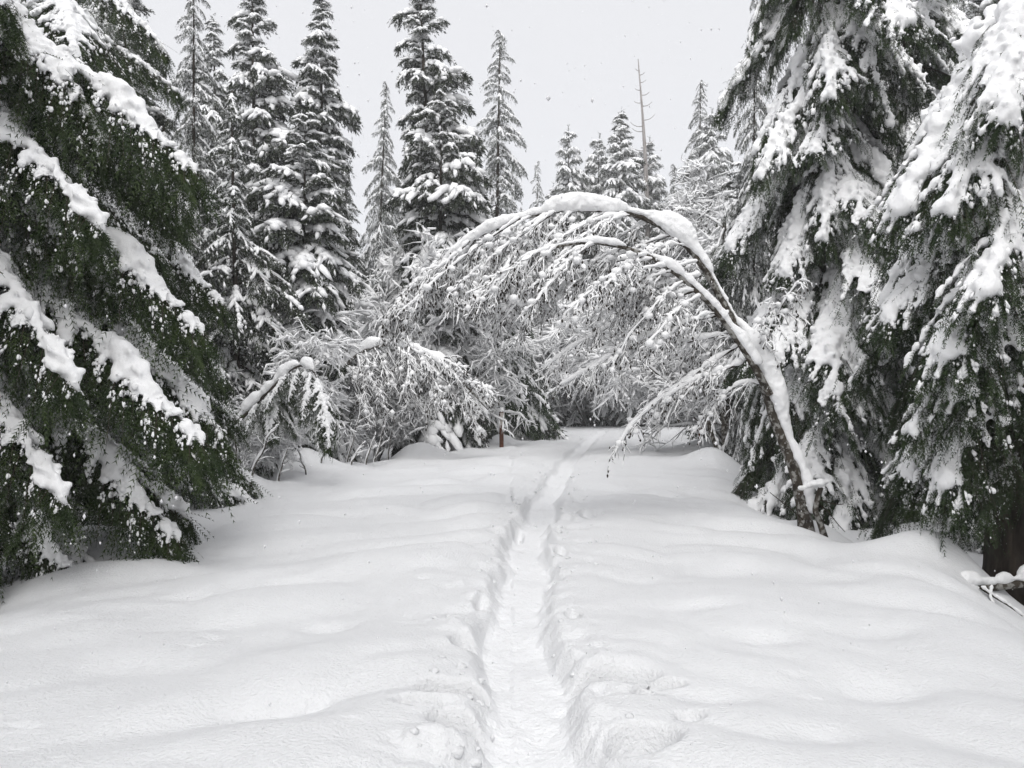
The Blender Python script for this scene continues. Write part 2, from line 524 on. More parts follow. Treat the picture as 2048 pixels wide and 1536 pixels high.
def make_bough(seed, L=2.6, th=(10, 55), p=1.0, nb=40, Lb=0.6, ang=55, hang=0.5, m=9, spm=3, sl=0.10, pairs=3, nw=0.012, w=0.035,
               sr=0.10, cover=0.5, spr=0.05, voxel=0.018, dust=0.25, bare=0.06, wood=0.022, hd=0.8, snow_lo=0.1, mneedle=1, lod=False, sbase=0.62, crumb=0.02, ncr=14, steep=0.75):
    rng = np.random.default_rng(seed)
    t, P = spine(L, th[0], th[1], p, 26, 0.05, rng)
    ws = slice(None, None, 4) if lod else slice(None)
    woodp = [tubes(P[ws][None], (wood * (1 - 0.85 * t))[ws][None], 3 if lod else 5)]
    # branchlets
    tb = np.sort(rng.uniform(bare, 0.99, nb))
    sd = np.where(np.arange(nb) % 2, 1.0, -1.0)
    Q, Tg = along(t, P, tb)
    prof = np.minimum(1, (tb - bare + 0.05) / 0.22) * (1 - tb) ** 0.55 + 0.14
    lb = Lb * prof * rng.uniform(0.45, 1.45, nb)
    a = np.radians(rng.normal(ang, 10, nb))
    side = np.array([0, 1.0, 0])[None] * sd[:, None]
    D = nrm(np.cos(a)[:, None] * Tg + np.sin(a)[:, None] * side + rng.normal(0, 0.10, (nb, 3)))
    u = np.linspace(0, 1, m)
    BP = Q[:, None] + D[:, None] * (lb[:, None] * u)[..., None]
    BP[..., 2] -= hang * lb[:, None] * u ** 1.7
    if not lod:
        woodp.append(tubes(BP, np.outer(np.full(nb, wood * 0.28), 1 - 0.8 * u), 3))
    # sprays on the branchlets and on the outer spine
    S, DD, LL = [], [], []
    BT = nrm(np.gradient(BP, axis=1))
    for k in range(spm):
        uu = rng.uniform(0.08, 1.0, (nb, m))
        idx = uu * (m - 1)
        i0 = np.minimum(idx.astype(int), m - 2)
        fr = (idx - i0)[..., None]
        rows = np.arange(nb)[:, None]
        s0 = BP[rows, i0] * (1 - fr) + BP[rows, i0 + 1] * fr
        tg = BT[rows, i0]
        lat = nrm(np.cross(tg, np.array([0, 0, 1.0])))
        sg = np.where(rng.random((nb, m)) < 0.5, 1.0, -1.0)[..., None]
        d = tg * 0.55 + lat * sg * rng.uniform(0.2, 0.8, (nb, m, 1)) + np.array([0, 0, -1.0]) * hd * rng.uniform(0.3, 1.2, (nb, m, 1))
        l = sl * rng.uniform(0.6, 1.4, (nb, m)) * (0.6 + 0.5 * prof[:, None])
        S.append(s0.reshape(-1, 3)); DD.append(d.reshape(-1, 3)); LL.append(l.ravel())
    ns = int(nb * 1.2)
    ts = rng.uniform(bare, 1, ns)
    s0, tg = along(t, P, ts)
    S.append(s0); DD.append(tg * 0.7 + rng.normal(0, 0.5, (ns, 3)) + np.array([0, 0, -0.5 * hd])); LL.append(sl * rng.uniform(0.8, 1.5, ns))
    S, DD, LL = np.concatenate(S), np.concatenate(DD), np.concatenate(LL)
    fol = sprays(S, DD, LL, pairs, w, nw, rng)
    wv = join(woodp)
    F = join([(wv[0], wv[1], 0), (fol[0], fol[1], mneedle)])
    # snow load
    C, RR, AX = [], [], []
    step = sr * (1.0 if lod else 0.45)
    tt = np.arange(snow_lo, 0.97, step / L)
    ph = rng.uniform(0, 90)
    lumps = np.array([vnoise(np.array([[ph + k * L * 1.6, 0, 0], [ph + k * L * 4.5, 7, 0]]), 8) for k in tt])
    rad = sr * (sbase + 0.55 * lumps[:, 0] + 0.25 * lumps[:, 1]) * np.minimum(1, (tt - snow_lo + 0.02) / 0.12) * (1 - 0.55 * tt ** 2)
    ok = rad > sr * 0.2
    q, tg = along(t, P, tt[ok]); r = rad[ok]
    up = nrm(np.array([0, 0, 1.0]) - tg * tg[:, 2:3])
    C.append(q + up * (r * 0.55)[:, None] + rng.normal(0, 0.15, (len(r), 3)) * r[:, None])
    RR.append(np.stack([r * 1.1, r * 0.95, r * 0.85], 1)); AX.append(tg)
    bc = rng.random(nb) < cover
    bu = rng.uniform(0.45, 1.0, nb)
    for k in range(1 if lod else 0, m - 1, 2 if lod else 1):
        keep = bc & (k / m < bu) & (np.abs(BT[:, k, 2]) < steep) & (rng.random(nb) < 0.96)
        r = np.maximum(spr * rng.uniform(0.55, 1.3, nb) * (0.45 + 0.7 * prof) * (1.15 - 0.6 * k / m), voxel * 0.72)
        sg_ = np.linalg.norm(BP[:, k + 1] - BP[:, k], axis=1)
        C.append((BP[:, k] + np.array([0, 0, 1.0]) * (r * 0.4)[:, None])[keep])
        RR.append(np.stack([np.maximum(r * 1.35, sg_ * (1.2 if lod else 0.8)), r, r * 0.8], 1)[keep]); AX.append(BT[:, k][keep])
    C, RR, AX = np.concatenate(C), np.concatenate(RR), np.concatenate(AX)
    if not lod:
        big = np.repeat(np.arange(len(C)), 3)
        dv = nrm(rng.normal(size=(len(big), 3)) + np.array([0, 0, -0.15]))
        cc_ = C[big] + dv * RR[big] * rng.uniform(0.85, 1.25, (len(big), 1))
        rc = np.maximum(RR[big, 1] * rng.uniform(0.2, 0.5, len(big)), voxel * 0.7)
        C = np.concatenate([C, cc_]); AX = np.concatenate([AX, AX[big]])
        RR = np.concatenate([RR, np.stack([rc * 1.2, rc, rc * 0.85], 1)])
    V, T = blobs(C, RR * (np.array([1.15, 1.1, 0.75]) if lod else 1.0), 1, 0.5 if lod else 0.3, 1.7, AX, rng)
    if voxel:
        V, T = remesh(V, T, voxel, 1, voxel * 0.75)
    sp = [(V, T)]
    if not lod:                                        # crumbs caught along the hanging twigs
        cb = np.repeat(np.where(rng.random(nb) < min(0.95, cover * 1.3))[0], ncr)
        cen = rng.uniform(0.03, 0.95, (nb, 4)) ** 1.3
        fi = np.clip(cen[cb, rng.integers(0, 4, len(cb))] + rng.normal(0, 0.035, len(cb)), 0.01, 1) * (m - 1.01)
        i0 = fi.astype(int); fr = (fi - i0)[:, None]
        r = crumb * rng.lognormal(-0.25, 0.45, len(cb)) * (0.5 + 0.6 * prof[cb])
        pc = BP[cb, i0] * (1 - fr) + BP[cb, i0 + 1] * fr + rng.normal(0, 0.018, (len(cb), 3)) + np.array([0, 0, 0.7]) * r[:, None]
        sp.append(blobs(pc, np.stack([r * rng.uniform(1.0, 2.6, len(r)), r, r * 0.85], 1), 1, 0.6, 1.7, BT[cb, i0], rng))
    kd = rng.random(len(S)) < dust
    if kd.any():
        mid = S + nrm(DD) * (LL * rng.uniform(0.0, 0.5, len(LL)))[:, None]
        rr = rng.uniform(0.3, 1.0, kd.sum()) * w * (0.5 if lod else 0.30)
        sp.append(blobs(mid[kd] + np.array([0, 0, 0.4]) * rr[:, None], np.stack([rr * 2.6, rr, rr * 0.9], 1), 0, 0.4, 1.5, nrm(DD[kd]), rng))
    sv = join(sp)
    return dict(F=F, S=sv, L=P[-1, 0], drop=-P[-1, 2])

near_cedar = [make_bough(100 + i, L=3.1, th=(18 + 4 * i, 52), p=0.8, nb=74, Lb=0.62, ang=56, hang=0.95, m=10, spm=1, sl=0.38, pairs=10, nw=0.015,
                         w=0.050, sr=0.12, cover=0.72, spr=0.052, voxel=0.022, dust=0.02, hd=1.0, crumb=0.0125, ncr=20, steep=0.80) for i in range(4)]
hero_cedar = [make_bough(150 + i, L=3.2, th=(24 + 6 * i, 50), p=0.9, nb=74, Lb=0.58, ang=56, hang=0.95, m=10, spm=1, sl=0.38, pairs=10, nw=0.015,
                         w=0.050, sr=0.105, cover=0.72, spr=0.050, voxel=0.021, dust=0.02, hd=1.0, sbase=0.85, snow_lo=0.03, crumb=0.0125, ncr=20, steep=0.80) for i in range(2)]
near_hemlock = [make_bough(200 + i, L=2.5, th=(25 + 4 * i, 74), p=0.55, nb=66, Lb=0.66, ang=36, hang=0.8, m=10, spm=2, sl=0.21, pairs=6, nw=0.013,
                           w=0.038, sr=0.145, cover=0.55, spr=0.060, voxel=0.026, dust=0.02, hd=1.0, bare=0.12, snow_lo=0.10, sbase=0.75, crumb=0.018, ncr=18, steep=0.94) for i in range(4)]
mid_hemlock = [make_bough(300 + i, L=2.0, th=(5, 62), p=0.9, nb=18, Lb=0.62, ang=50, hang=0.7, m=5, spm=1, sl=0.26, pairs=2, nw=0.045,
                          w=0.11, sr=0.135, cover=0.70, spr=0.075, voxel=0, dust=0.14, hd=1.2, bare=0.1, lod=True) for i in range(3)]
mid_fir = [make_bough(400 + i, L=1.3, th=(-5, 48), p=1.2, nb=18, Lb=0.60, ang=52, hang=0.5, m=5, spm=1, sl=0.25, pairs=2, nw=0.05,
                      w=0.115, sr=0.24, cover=0.75, spr=0.115, voxel=0, dust=0.14, hd=1.2, bare=0.1, snow_lo=0.35, lod=True) for i in range(3)]

# ------------------------------------------------------------------ conifers
def trunk_mesh(name, H, r, mt, rng, lean=(0, 0), sides=10):
    t = np.linspace(0, 1, 14)
    P = np.stack([lean[0] * t ** 1.3 + 0.02 * np.sin(t * 5 + rng.uniform(0, 6)), lean[1] * t ** 1.3, -0.6 + (H + 0.6) * t], 1)
    rad = r * (1 - 0.96 * t) ** 0.9 * (1 + 0.5 * np.exp(-t * 25))
    V, T = tubes(P[None], rad[None], sides)
    V += 0.05 * r * vnoise(V * 9, 2)[:, None] * nrm(V * np.array([1, 1, 0]) + 1e-6)
    return mesh_np(name, V, T, mt)

def xf(V, sc, pitch, az, loc, roll=0.0):
    V = V * np.asarray(sc)
    if roll:
        c, s = math.cos(roll), math.sin(roll)
        V = np.stack([V[:, 0], V[:, 1] * c - V[:, 2] * s, V[:, 1] * s + V[:, 2] * c], 1)
    c, s = math.cos(pitch), math.sin(pitch)           # pitch > 0 lifts the tip
    V = np.stack([V[:, 0] * c - V[:, 2] * s, V[:, 1], V[:, 0] * s + V[:, 2] * c], 1)
    c, s = math.cos(az), math.sin(az)
    return np.stack([V[:, 0] * c - V[:, 1] * s, V[:, 0] * s + V[:, 1] * c, V[:, 2]], 1) + np.asarray(loc)

def far_tree_meshes(name, seed, kind, H, Rm, n, low=0.05, rag=0.25, mneedle=None, tip=1.0):
    """trunk, crown and snow meshes of a conifer seen whole from afar"""
    rng = np.random.default_rng(seed)
    bs = mid_hemlock if kind == 'hemlock' else mid_fir
    fol, sn = [], []
    az = rng.uniform(0, 6)
    for k in range(n):
        v = (k + rng.uniform(0, 1)) / n
        h = H * (1 - (1 - low) * v ** 1.05)                     # from the top down
        d = (H - h) / (H * (1 - low))
        if kind == 'hemlock':
            rr = Rm * (0.05 + 0.95 * d ** 0.85)
        else:
            rr = Rm * (0.20 + 0.80 * (1 - math.exp(-4.0 * d)) / 0.98)
        az += 2.4 + rng.normal(0, 0.3)
        q = vnoise(np.array([[math.cos(az) * 0.9 + seed * 9.1, math.sin(az) * 0.9, h * 0.55], [math.cos(az) * 1.5 + seed * 5.3, math.sin(az) * 1.5, h * 1.4]]), 4)
        rr *= (1 + rag * 0.6 * rng.normal()) * (1 + 0.45 * q[0] + 0.25 * q[1])
        rr = max(rr, 0.14)
        b = bs[k % len(bs)]
        s = rr / b['L']
        s2 = max(s, 0.45 if kind == 'fir' else 0.38) * rng.uniform(0.85, 1.25)
        pitch = math.radians((18 if kind == 'hemlock' else 32) * (1 - d) ** 2 + rng.normal(0, 13) - (0 if kind == 'hemlock' else 6 * d))
        sc = (s, s2, max(s, s2 * 0.8))
        fol.append((xf(b['F'][0], sc, pitch, az, (0, 0, h)), b['F'][1], b['F'][2]))
        if rng.random() < 0.97 + 0.3 * q[0]:
            sn.append((xf(b['S'][0], sc, pitch, az, (0, 0, h)), b['S'][1]))
    # leader
    if kind == 'hemlock':
        t = np.linspace(0, 1, 6)
        P = np.stack([0.35 * tip * t ** 2.2, 0 * t, H - 0.3 + 0.9 * t - 0.75 * tip * t ** 3], 1)
        fol.append((*tubes(P[None], (0.03 * (1 - 0.8 * t))[None], 3), 0))
        S = P[rng.integers(0, 6, 26)]
        fol.append((*sprays(S, rng.normal(size=(26, 3)) * 0.4 + np.array([0.3, 0, -0.7]), np.full(26, 0.22), 2, 0.09, 0.035, rng), 1))
    else:
        S = np.stack([0 * np.arange(24.), 0 * np.arange(24.), H - rng.uniform(-0.35, 0.6, 24)], 1)
        fol.append((*sprays(S, rng.normal(size=(24, 3)) + np.array([0, 0, 0.9]), np.full(24, 0.18), 2, 0.09, 0.035, rng), 1))
    f, s = join(fol), join(sn)
    return (trunk_mesh(name + '_trunk', H, H * 0.011 + 0.03, M_BARK, rng, sides=7),
            mesh_np(name + '_crown', f[0], f[1], [M_BARK, mneedle or M_NEEDLEF], f[2], smooth=False),
            mesh_np(name + '_snow', s[0], s[1], M_SNOW))

FT = {}
def far_tree(name, label, key, px, ytop, d, group=None, rz=None, wid=1.0, zb=None, rng=R):
    """stand a copy of prototype key so that its top shows at (px, ytop) from distance d"""
    H0, mts = FT[key]
    p = at(px, ytop, d)
    z0 = gz(p[0], d) - 0.15 if zb is None else zb
    s = (p[2] - z0) / H0
    o = thing(name, label, 'tree', (p[0], d, z0), rng.uniform(0, 6.28) if rz is None else rz, group, (s * wid, s * wid, s))
    o.rotation_euler = (rng.normal(0, 0.02), rng.normal(0, 0.02), o.rotation_euler[2])
    obj('trunk', mts[0], o); obj('crown', mts[1], o); obj('snow', mts[2], o)
    return o

def proto(key, seed, kind, H, Rm, n, **k):
    FT[key] = (H, far_tree_meshes(key, seed, kind, H, Rm, n, **k))

proto('fir_tall', 1, 'fir', 16.0, 1.15, 170, rag=0.30)
proto('fir_tall_b', 2, 'fir', 16.0, 1.25, 170, rag=0.34)
proto('fir_mid', 3, 'fir', 10.0, 1.35, 130, rag=0.2)
proto('hem_tall', 4, 'hemlock', 16.0, 2.6, 165, rag=0.15, mneedle=M_FROST)
proto('hem_mid', 5, 'hemlock', 10.0, 2.0, 130, rag=0.15)
proto('hem_wide', 6, 'hemlock', 8.5, 2.6, 130, rag=0.12, low=0.02, mneedle=M_NEEDLE2)
proto('fir_far', 7, 'fir', 18.0, 2.0, 140, rag=0.2, mneedle=M_FROST)

LFAR = 'snowy conifers standing left of the road'
for a in [
    ('fir_tree', 'tall snow-loaded conifer whose top leaves the frame beside the nearest cedar', 'hem_tall', 385, -75, 19, 0.62),
    ('fir_tree', 'thin pale conifer spire peeking between two taller snowy firs', 'fir_tall', 443, 48, 34, 0.8),
    ('fir_tree', 'tall columnar fir with snow pillows, third spire from the left', 'fir_tall_b', 520, -45, 26, 0.88),
    ('fir_tree', 'tall dark fir with round snow clumps just left of the open sky', 'fir_tall', 645, -12, 27, 0.88),
    ('hemlock_tree', 'mid-height drooping hemlock in front of the left fir spires', 'hem_mid', 478, 185, 17.5, 0.88),
    ('fir_tree', 'shorter dark-stemmed fir standing before the tall clumped fir', 'fir_mid', 603, 235, 20, 0.95),
    ('hemlock_tree', 'slender hemlock with drooping leader in the gap of the sky', 'hem_tall', 740, 165, 38, 0.62),
    ('hemlock_tree', 'small hemlock with nodding tip beside the slender hemlock', 'hem_tall', 781, 200, 40, 0.42),
    ('fir_tree', 'tallest central fir, ragged and narrow, top cut by the frame', 'fir_tall_b', 887, -60, 27, 0.92),
    ('fir_tree', 'broader fir hugging the foot of the tallest central fir', 'fir_mid', 880, 195, 24.5, 0.85),
    ('hemlock_tree', 'conical grey-green hemlock right of the tallest central fir', 'hem_tall', 985, 68, 33, 0.72),
    ('hemlock_tree', 'wide low hemlock beside the rusty stake at the road edge', 'hem_wide', 985, 425, 30.5, 0.80),
]:
    far_tree(a[0], a[1], a[2], a[3], a[4], a[5], group=LFAR, wid=a[6])
RFAR = 'distant conifers behind the arch'
for a in [
    ('hemlock_tree', 'tiny faint hemlock at the lowest point of the skyline', 'hem_tall', 1080, 328, 62, 0.5),
    ('fir_tree', 'distant narrow fir spire left of two others above the arch', 'fir_far', 1136, 262, 50, 0.62),
    ('fir_tree', 'distant fir, middle and lowest of the three above the arch', 'fir_far', 1188, 283, 53, 0.7),
    ('fir_tree', 'distant twin-topped fir left of the bare snag, left tip', 'fir_far', 1233, 258, 47, 0.75),
    ('fir_tree', 'distant thin spire between the twin-topped fir and the snag', 'fir_tall', 1251, 236, 52, 1.0),
    ('fir_tree', 'hazy conifer wrapped round the foot of the bare snag', 'fir_far', 1292, 285, 56, 0.75),
    ('hemlock_tree', 'frosted hemlock with hooked leader right of the bare snag', 'hem_tall', 1392, 165, 51, 0.75),
    ('fir_tree', 'pale frosted fir close behind the hooked hemlock', 'fir_far', 1430, 235, 50, 0.7),
    ('hemlock_tree', 'narrow hemlock at the left shoulder of the big right hemlock', 'hem_tall', 1503, -40, 19, 0.42),
]:
    far_tree(a[0], a[1], a[2], a[3], a[4], a[5], group=RFAR, wid=a[6])
FILL = [(1045, 420, 52, 'hem_tall', 0.7, 'dim conifer just right of the conical hemlock, above the arch'), (1110, 380, 54, 'fir_far', 0.6, 'dim conifer filling the gap left of the three far spires'),
        (1165, 395, 55, 'hem_tall', 0.7, 'dim hemlock between the first and second far spire'), (1215, 400, 54, 'fir_far', 0.7, 'dim fir right below the twin-topped far fir'),
        (1265, 390, 56, 'hem_tall', 0.7, 'dim hemlock below the bare snag, behind the arch crown'), (1320, 400, 55, 'fir_far', 0.7, 'pale fir right of the snag foot, behind the arch shoulder'),
        (1350, 330, 57, 'hem_tall', 0.8, 'faint hemlock between the snag and the hooked hemlock'), (1480, 330, 33, 'fir_mid', 1.0, 'dark fir in the corner left of the big drooping hemlock'),
        (1100, 560, 49, 'hem_mid', 1.2, 'low hemlock at the far end of the trail, left side'), (1150, 600, 50, 'hem_wide', 0.9, 'low spreading hemlock straight above the end of the trail'),
        (1230, 590, 51, 'hem_wide', 0.9, 'low spreading hemlock behind the far snow crest, below the arch middle'), (1310, 580, 50, 'hem_mid', 1.2, 'low hemlock behind the far snow crest, below the arch shoulder'),
        (1385, 560, 51, 'hem_wide', 0.8, 'low hemlock behind the right rusty stake'), (1440, 470, 50, 'hem_mid', 1.1, 'mid hemlock behind the mottled trunk'), (1500, 420, 30, 'hem_mid', 1.0, 'mid hemlock half hidden by the big drooping hemlock'),
        (820, 330, 42, 'fir_far', 0.6, 'dim fir between the nodding hemlock and the tallest central fir'), (700, 330, 36, 'hem_mid', 0.9, 'dim hemlock right of the clumped left fir'), (930, 330, 38, 'hem_tall', 0.6, 'dim hemlock between the tallest fir and the conical hemlock'),
        (560, 330, 30, 'hem_mid', 1.0, 'dim hemlock between the two left clumped firs'), (1540, 250, 26, 'fir_tall', 1.0, 'dark fir behind the left shoulder of the big drooping hemlock'), (1870, 150, 22, 'fir_tall_b', 1.0, 'dark fir behind the right dark hemlock')]
for px, yt, d, key, w, lab in FILL:
    far_tree('conifer_tree', lab, key, px, yt, d, group='crowded background conifers', wid=w)
for px, yt, d, key, w, lab in [(60, -300, 17, 'hem_tall', 0.8, 'shaded conifer farthest left behind the near cedar boughs'), (180, -200, 15, 'hem_tall', 0.8, 'conifer behind the second cedar, left of the top corner gap'),
                          (270, -80, 20, 'fir_tall', 1.2, 'narrow fir showing at the left rim of the sky'), (330, 250, 16, 'hem_mid', 1.0, 'drooping hemlock at the right rim of the cedar boughs'),
                          (150, 150, 22, 'hem_tall', 0.9, 'deeper hemlock between the two left cedars'), (390, 420, 23, 'hem_mid', 1.0, 'low hemlock above the bent sapling')]:
    far_tree('conifer_tree', lab, key, px, yt, d, group='conifers behind the near left cedars', wid=w)
for px, yt, d, key, w, lab in [(1720, -200, 19, 'hem_tall', 0.7, 'shaded conifer right behind the big drooping hemlock'), (1790, -300, 22, 'fir_tall', 1.3, 'shaded fir behind the trunk of the dark hemlock'),
                          (1900, -250, 17, 'hem_tall', 0.6, 'shaded hemlock left of the snow-tongued right hemlock'), (2010, -150, 19, 'fir_tall_b', 1.3, 'shaded fir at the upper right corner'),
                          (1850, 300, 20, 'hem_mid', 0.9, 'low shaded hemlock right of the dark trunk'), (1950, 350, 16, 'hem_mid', 0.8, 'low shaded hemlock behind the right-edge boughs')]:
    far_tree('conifer_tree', lab, key, px, yt, d, group='shaded conifers on the right', wid=w)

# same stand goes on behind the camera: unseen trees added to shade near ground
for x, y, h, key in [(-6.5, -1.5, 15, 'fir_tall'), (-7.5, -6, 16, 'hem_tall'), (-6.8, -11, 15, 'fir_tall_b'), (-9, -16, 17, 'fir_far'), (6.8, -1, 15, 'hem_tall'), (7.6, -5.5, 16, 'fir_tall_b'), (6.9, -10, 15, 'fir_tall'), (8.8, -16, 17, 'fir_far'), (-8.5, 2.5, 15, 'fir_tall_b'), (8.6, 3, 16, 'fir_tall')]:
    H0, mts = FT[key]
    o = thing('conifer_tree', 'unseen snowy conifer behind the viewer, added to shade the near road', 'tree', (x, y, gz(x, y) - 0.15), R.uniform(0, 6.28), 'unseen conifers added behind the viewer', (h / H0 * 1.3, h / H0 * 1.3, h / H0))
    obj('trunk', mts[0], o); obj('crown', mts[1], o); obj('snow', mts[2], o)

# near conifers: every bough a part, its snow a sub-part
def bough_meshes(lst, nm, needle):
    out = []
    for i, b in enumerate(lst):
        out.append((mesh_np('%s_bough_%d' % (nm, i), b['F'][0], b['F'][1], [M_BARK, needle], b['F'][2], smooth=False),
                    mesh_np('%s_bough_snow_%d' % (nm, i), b['S'][0], b['S'][1], M_SNOW), b['L']))
    return out
CEDAR = bough_meshes(near_cedar, 'cedar', M_NEEDLE)
HEML = bough_meshes(near_hemlock, 'hemlock', M_NEEDLE2)
HERO = bough_meshes(hero_cedar, 'long_cedar', M_NEEDLE)

def put_bough(tree, bm, loc, az, pitch, s, roll=0.0, snow=True, sy=1.0):
    b = obj('bough', bm[0], tree)
    b.location = loc
    b.rotation_mode = 'QUATERNION'
    b.rotation_quaternion = (Matrix.Rotation(az, 3, 'Z') @ Matrix.Rotation(-pitch, 3, 'Y') @ Matrix.Rotation(roll, 3, 'X')).to_quaternion()
    b.scale = (s, s * sy, s)
    if snow:
        obj('snow', bm[1], b)
    return b

def near_tree(name, label, cat, px, d, H, bset, n, r_low, r_high, h0, hmax, seed, r_tr=0.16, az_lim=None, pit=(0, 6), z0=None, X=None, snow_p=1.0, prune=None):
    rng = np.random.default_rng(seed)
    x = (px - 1024) / FPX * d if X is None else X
    zb = gz(x, d) - 0.1 if z0 is None else z0
    tr = thing(name, label, cat, (x, d, zb))
    obj('trunk', trunk_mesh(name + '_trunk', H, r_tr, M_BARK, rng), tr)
    az = rng.uniform(0, 6)
    for k in range(n):
        h = h0 + (hmax - h0) * (k + rng.uniform(0, 0.8)) / n
        f = (h - h0) / (H - h0)
        rr = r_low + (r_high - r_low) * f
        rr *= rng.uniform(0.75, 1.2)
        az += 2.4 + rng.normal(0, 0.35)
        a = az % (2 * PI)
        if az_lim is not None:
            a = az_lim[0] + (az_lim[1] - az_lim[0]) * ((az / 2.4 * 0.618) % 1.0)
        bm = bset[int(rng.integers(len(bset)))]
        s = rr / bm[2]
        if prune and prune(x + rr * math.cos(a), d + rr * math.sin(a), h + zb):
            continue
        put_bough(tr, bm, (0, 0, h), a, math.radians(rng.normal(*pit)), s, rng.normal(0, 0.12), rng.random() < snow_p, rng.uniform(0.85, 1.2))
    return tr

road = lambda x, y, z: (z < 1.2 and -3.4 < x < 3.2)
U1 = near_tree('cedar_tree', 'nearest cedar at the left edge, long snow-ridged boughs sloping to the road', 'tree', 0, 7.4, 15, CEDAR, 24, 2.7, 1.5, 0.5, 7.2, 11,
               X=-5.75, az_lim=(-1.9, 1.35), pit=(2, 7), prune=road)
U2 = near_tree('cedar_tree', 'second cedar on the left, behind the nearest one, boughs reaching right', 'tree', 95, 10.8, 15, CEDAR, 32, 2.6, 1.3, 0.3, 8.5, 12,
               az_lim=(-2.2, 1.6), pit=(0, 7), prune=road)
for k, (h, a, sc_, pt) in enumerate([(6.3, -0.05, 1.08, 3), (5.6, -0.35, 0.95, 2), (5.0, 0.05, 1.1, 0), (4.5, -0.45, 1.0, -2), (3.9, -0.12, 1.15, 3), (3.3, -0.5, 0.95, 2), (3.0, 0.02, 1.05, -2),
                                      (2.5, -0.75, 0.85, 4), (2.1, -0.3, 0.82, 2), (1.7, -0.95, 0.7, 4), (7.0, -0.6, 0.8, 0),
                                      (5.9, 0.45, 0.9, 5), (4.8, -0.8, 0.8, 4), (4.2, 0.35, 1.05, 2), (3.6, -0.9, 0.75, 6), (2.8, 0.3, 0.95, 4), (1.4, -0.5, 0.6, 6), (6.6, 0.2, 1.0, -3)]):
    put_bough(U1, HERO[k % 2], (0, 0, h), a, math.radians(pt), sc_, snow=True, sy=0.9)
for k, (h, a, sc_, pt) in enumerate([(6.5, -0.3, 0.95, 2), (5.4, 0.0, 1.0, 0), (4.3, -0.4, 1.0, 2), (3.2, -0.1, 0.95, 0), (2.2, -0.5, 0.85, 4)]):
    put_bough(U2, HERO[(k + 1) % 2], (0, 0, h), a, math.radians(pt), sc_, sy=0.9)
R1 = near_tree('hemlock_tree', 'big drooping hemlock right of the arch, heavy snow tongues on every bough', 'tree', 1658, 12.8, 17, HEML, 88, 1.5, 1.0, 0.5, 10.5, 21, pit=(4, 8), r_tr=0.2, snow_p=0.95, prune=lambda x, y, z: y < 11.6 and z < 1.7)
R2 = near_tree('hemlock_tree', 'dark hemlock with bare lower trunk showing, right of the big drooping one', 'tree', 1812, 14.8, 17, HEML, 62, 1.35, 0.9, 4.6, 11, 22, pit=(4, 8), r_tr=0.17, snow_p=0.8)
R3 = near_tree('hemlock_tree', 'snow-tongued hemlock between the dark hemlock and the right-edge tree', 'tree', 2100, 10.8, 15, HEML, 46, 1.6, 0.9, 0.6, 9, 23, az_lim=(1.5, 5.0), pit=(2, 8), snow_p=0.8)
R4 = near_tree('hemlock_tree', 'closest hemlock at the right edge, boughs hanging over the snow mound', 'tree', 2042, 7.9, 14, HEML, 32, 1.25, 0.9, 2.5, 6.5, 24, az_lim=(1.7, 4.8), pit=(4, 8), r_tr=0.34, snow_p=0.75)
put_bough(R4, CEDAR[1], (-0.1, -0.2, 1.75), 3.35, math.radians(-6), 0.50)
put_bough(R4, CEDAR[2], (-0.1, -0.2, 2.3), 3.0, math.radians(-4), 0.52)
rgd = np.random.default_rng(91)
for k in range(34):                                   # dead lower branches in the shade
    s_ = np.linspace(0, 1, 8)
    a, L = rgd.uniform(0, 2 * PI), rgd.uniform(0.5, 1.2)
    D = np.array([math.cos(a), math.sin(a), rgd.uniform(-0.3, 0.15)])
    Q = (D * (L * s_)[:, None] + np.array([0, 0, -0.35]) * (L * s_ ** 2)[:, None] + rgd.normal(0, 0.012, (8, 3)) * s_[:, None])[None]
    V, T = tubes(Q, np.linspace(0.014, 0.004, 8)[None], 4)
    b = obj('dead_branch', mesh_np('dead_branch', V, T, M_BARK), R2)
    b.location = (0, 0, rgd.uniform(0.7, 4.6))
    DEADB = (b, Q)
# ------------------------------------------------------------------ bare broadleaved growth under snow
def grow(P, nc, l0, l1, spread, bias, droop, k, rng, u0=0.15, u1=1.0, wob=0.06, taper=0.5):
    n, m, _ = P.shape
    idx = np.repeat(np.arange(n), nc)
    u = rng.uniform(u0, u1, len(idx))
    f = u * (m - 1)
    i0 = np.minimum(f.astype(int), m - 2)
    fr = (f - i0)[:, None]
    pos = P[idx, i0] * (1 - fr) + P[idx, i0 + 1] * fr
    T = nrm(P[idx, i0 + 1] - P[idx, i0])
    q = nrm(np.cross(T, rng.normal(size=T.shape)))
    a = np.radians(spread) * rng.uniform(0.6, 1.25, len(idx))
    D = nrm(T * np.cos(a)[:, None] + q * np.sin(a)[:, None] + np.asarray(bias))
    ln = rng.uniform(l0, l1, len(idx)) * (1 - taper * u)
    s = np.linspace(0, 1, k)
    C = pos[:, None] + D[:, None] * (ln[:, None] * s)[..., None]
    C[..., 2] -= droop * ln[:, None] * s ** 2
    C += rng.normal(0, 1, C.shape) * (wob * ln[:, None] * s)[..., None]
    return C

def taper_r(P, r0, r1):
    return np.linspace(r0, r1, P.shape[1])[None] * np.ones((len(P), 1))

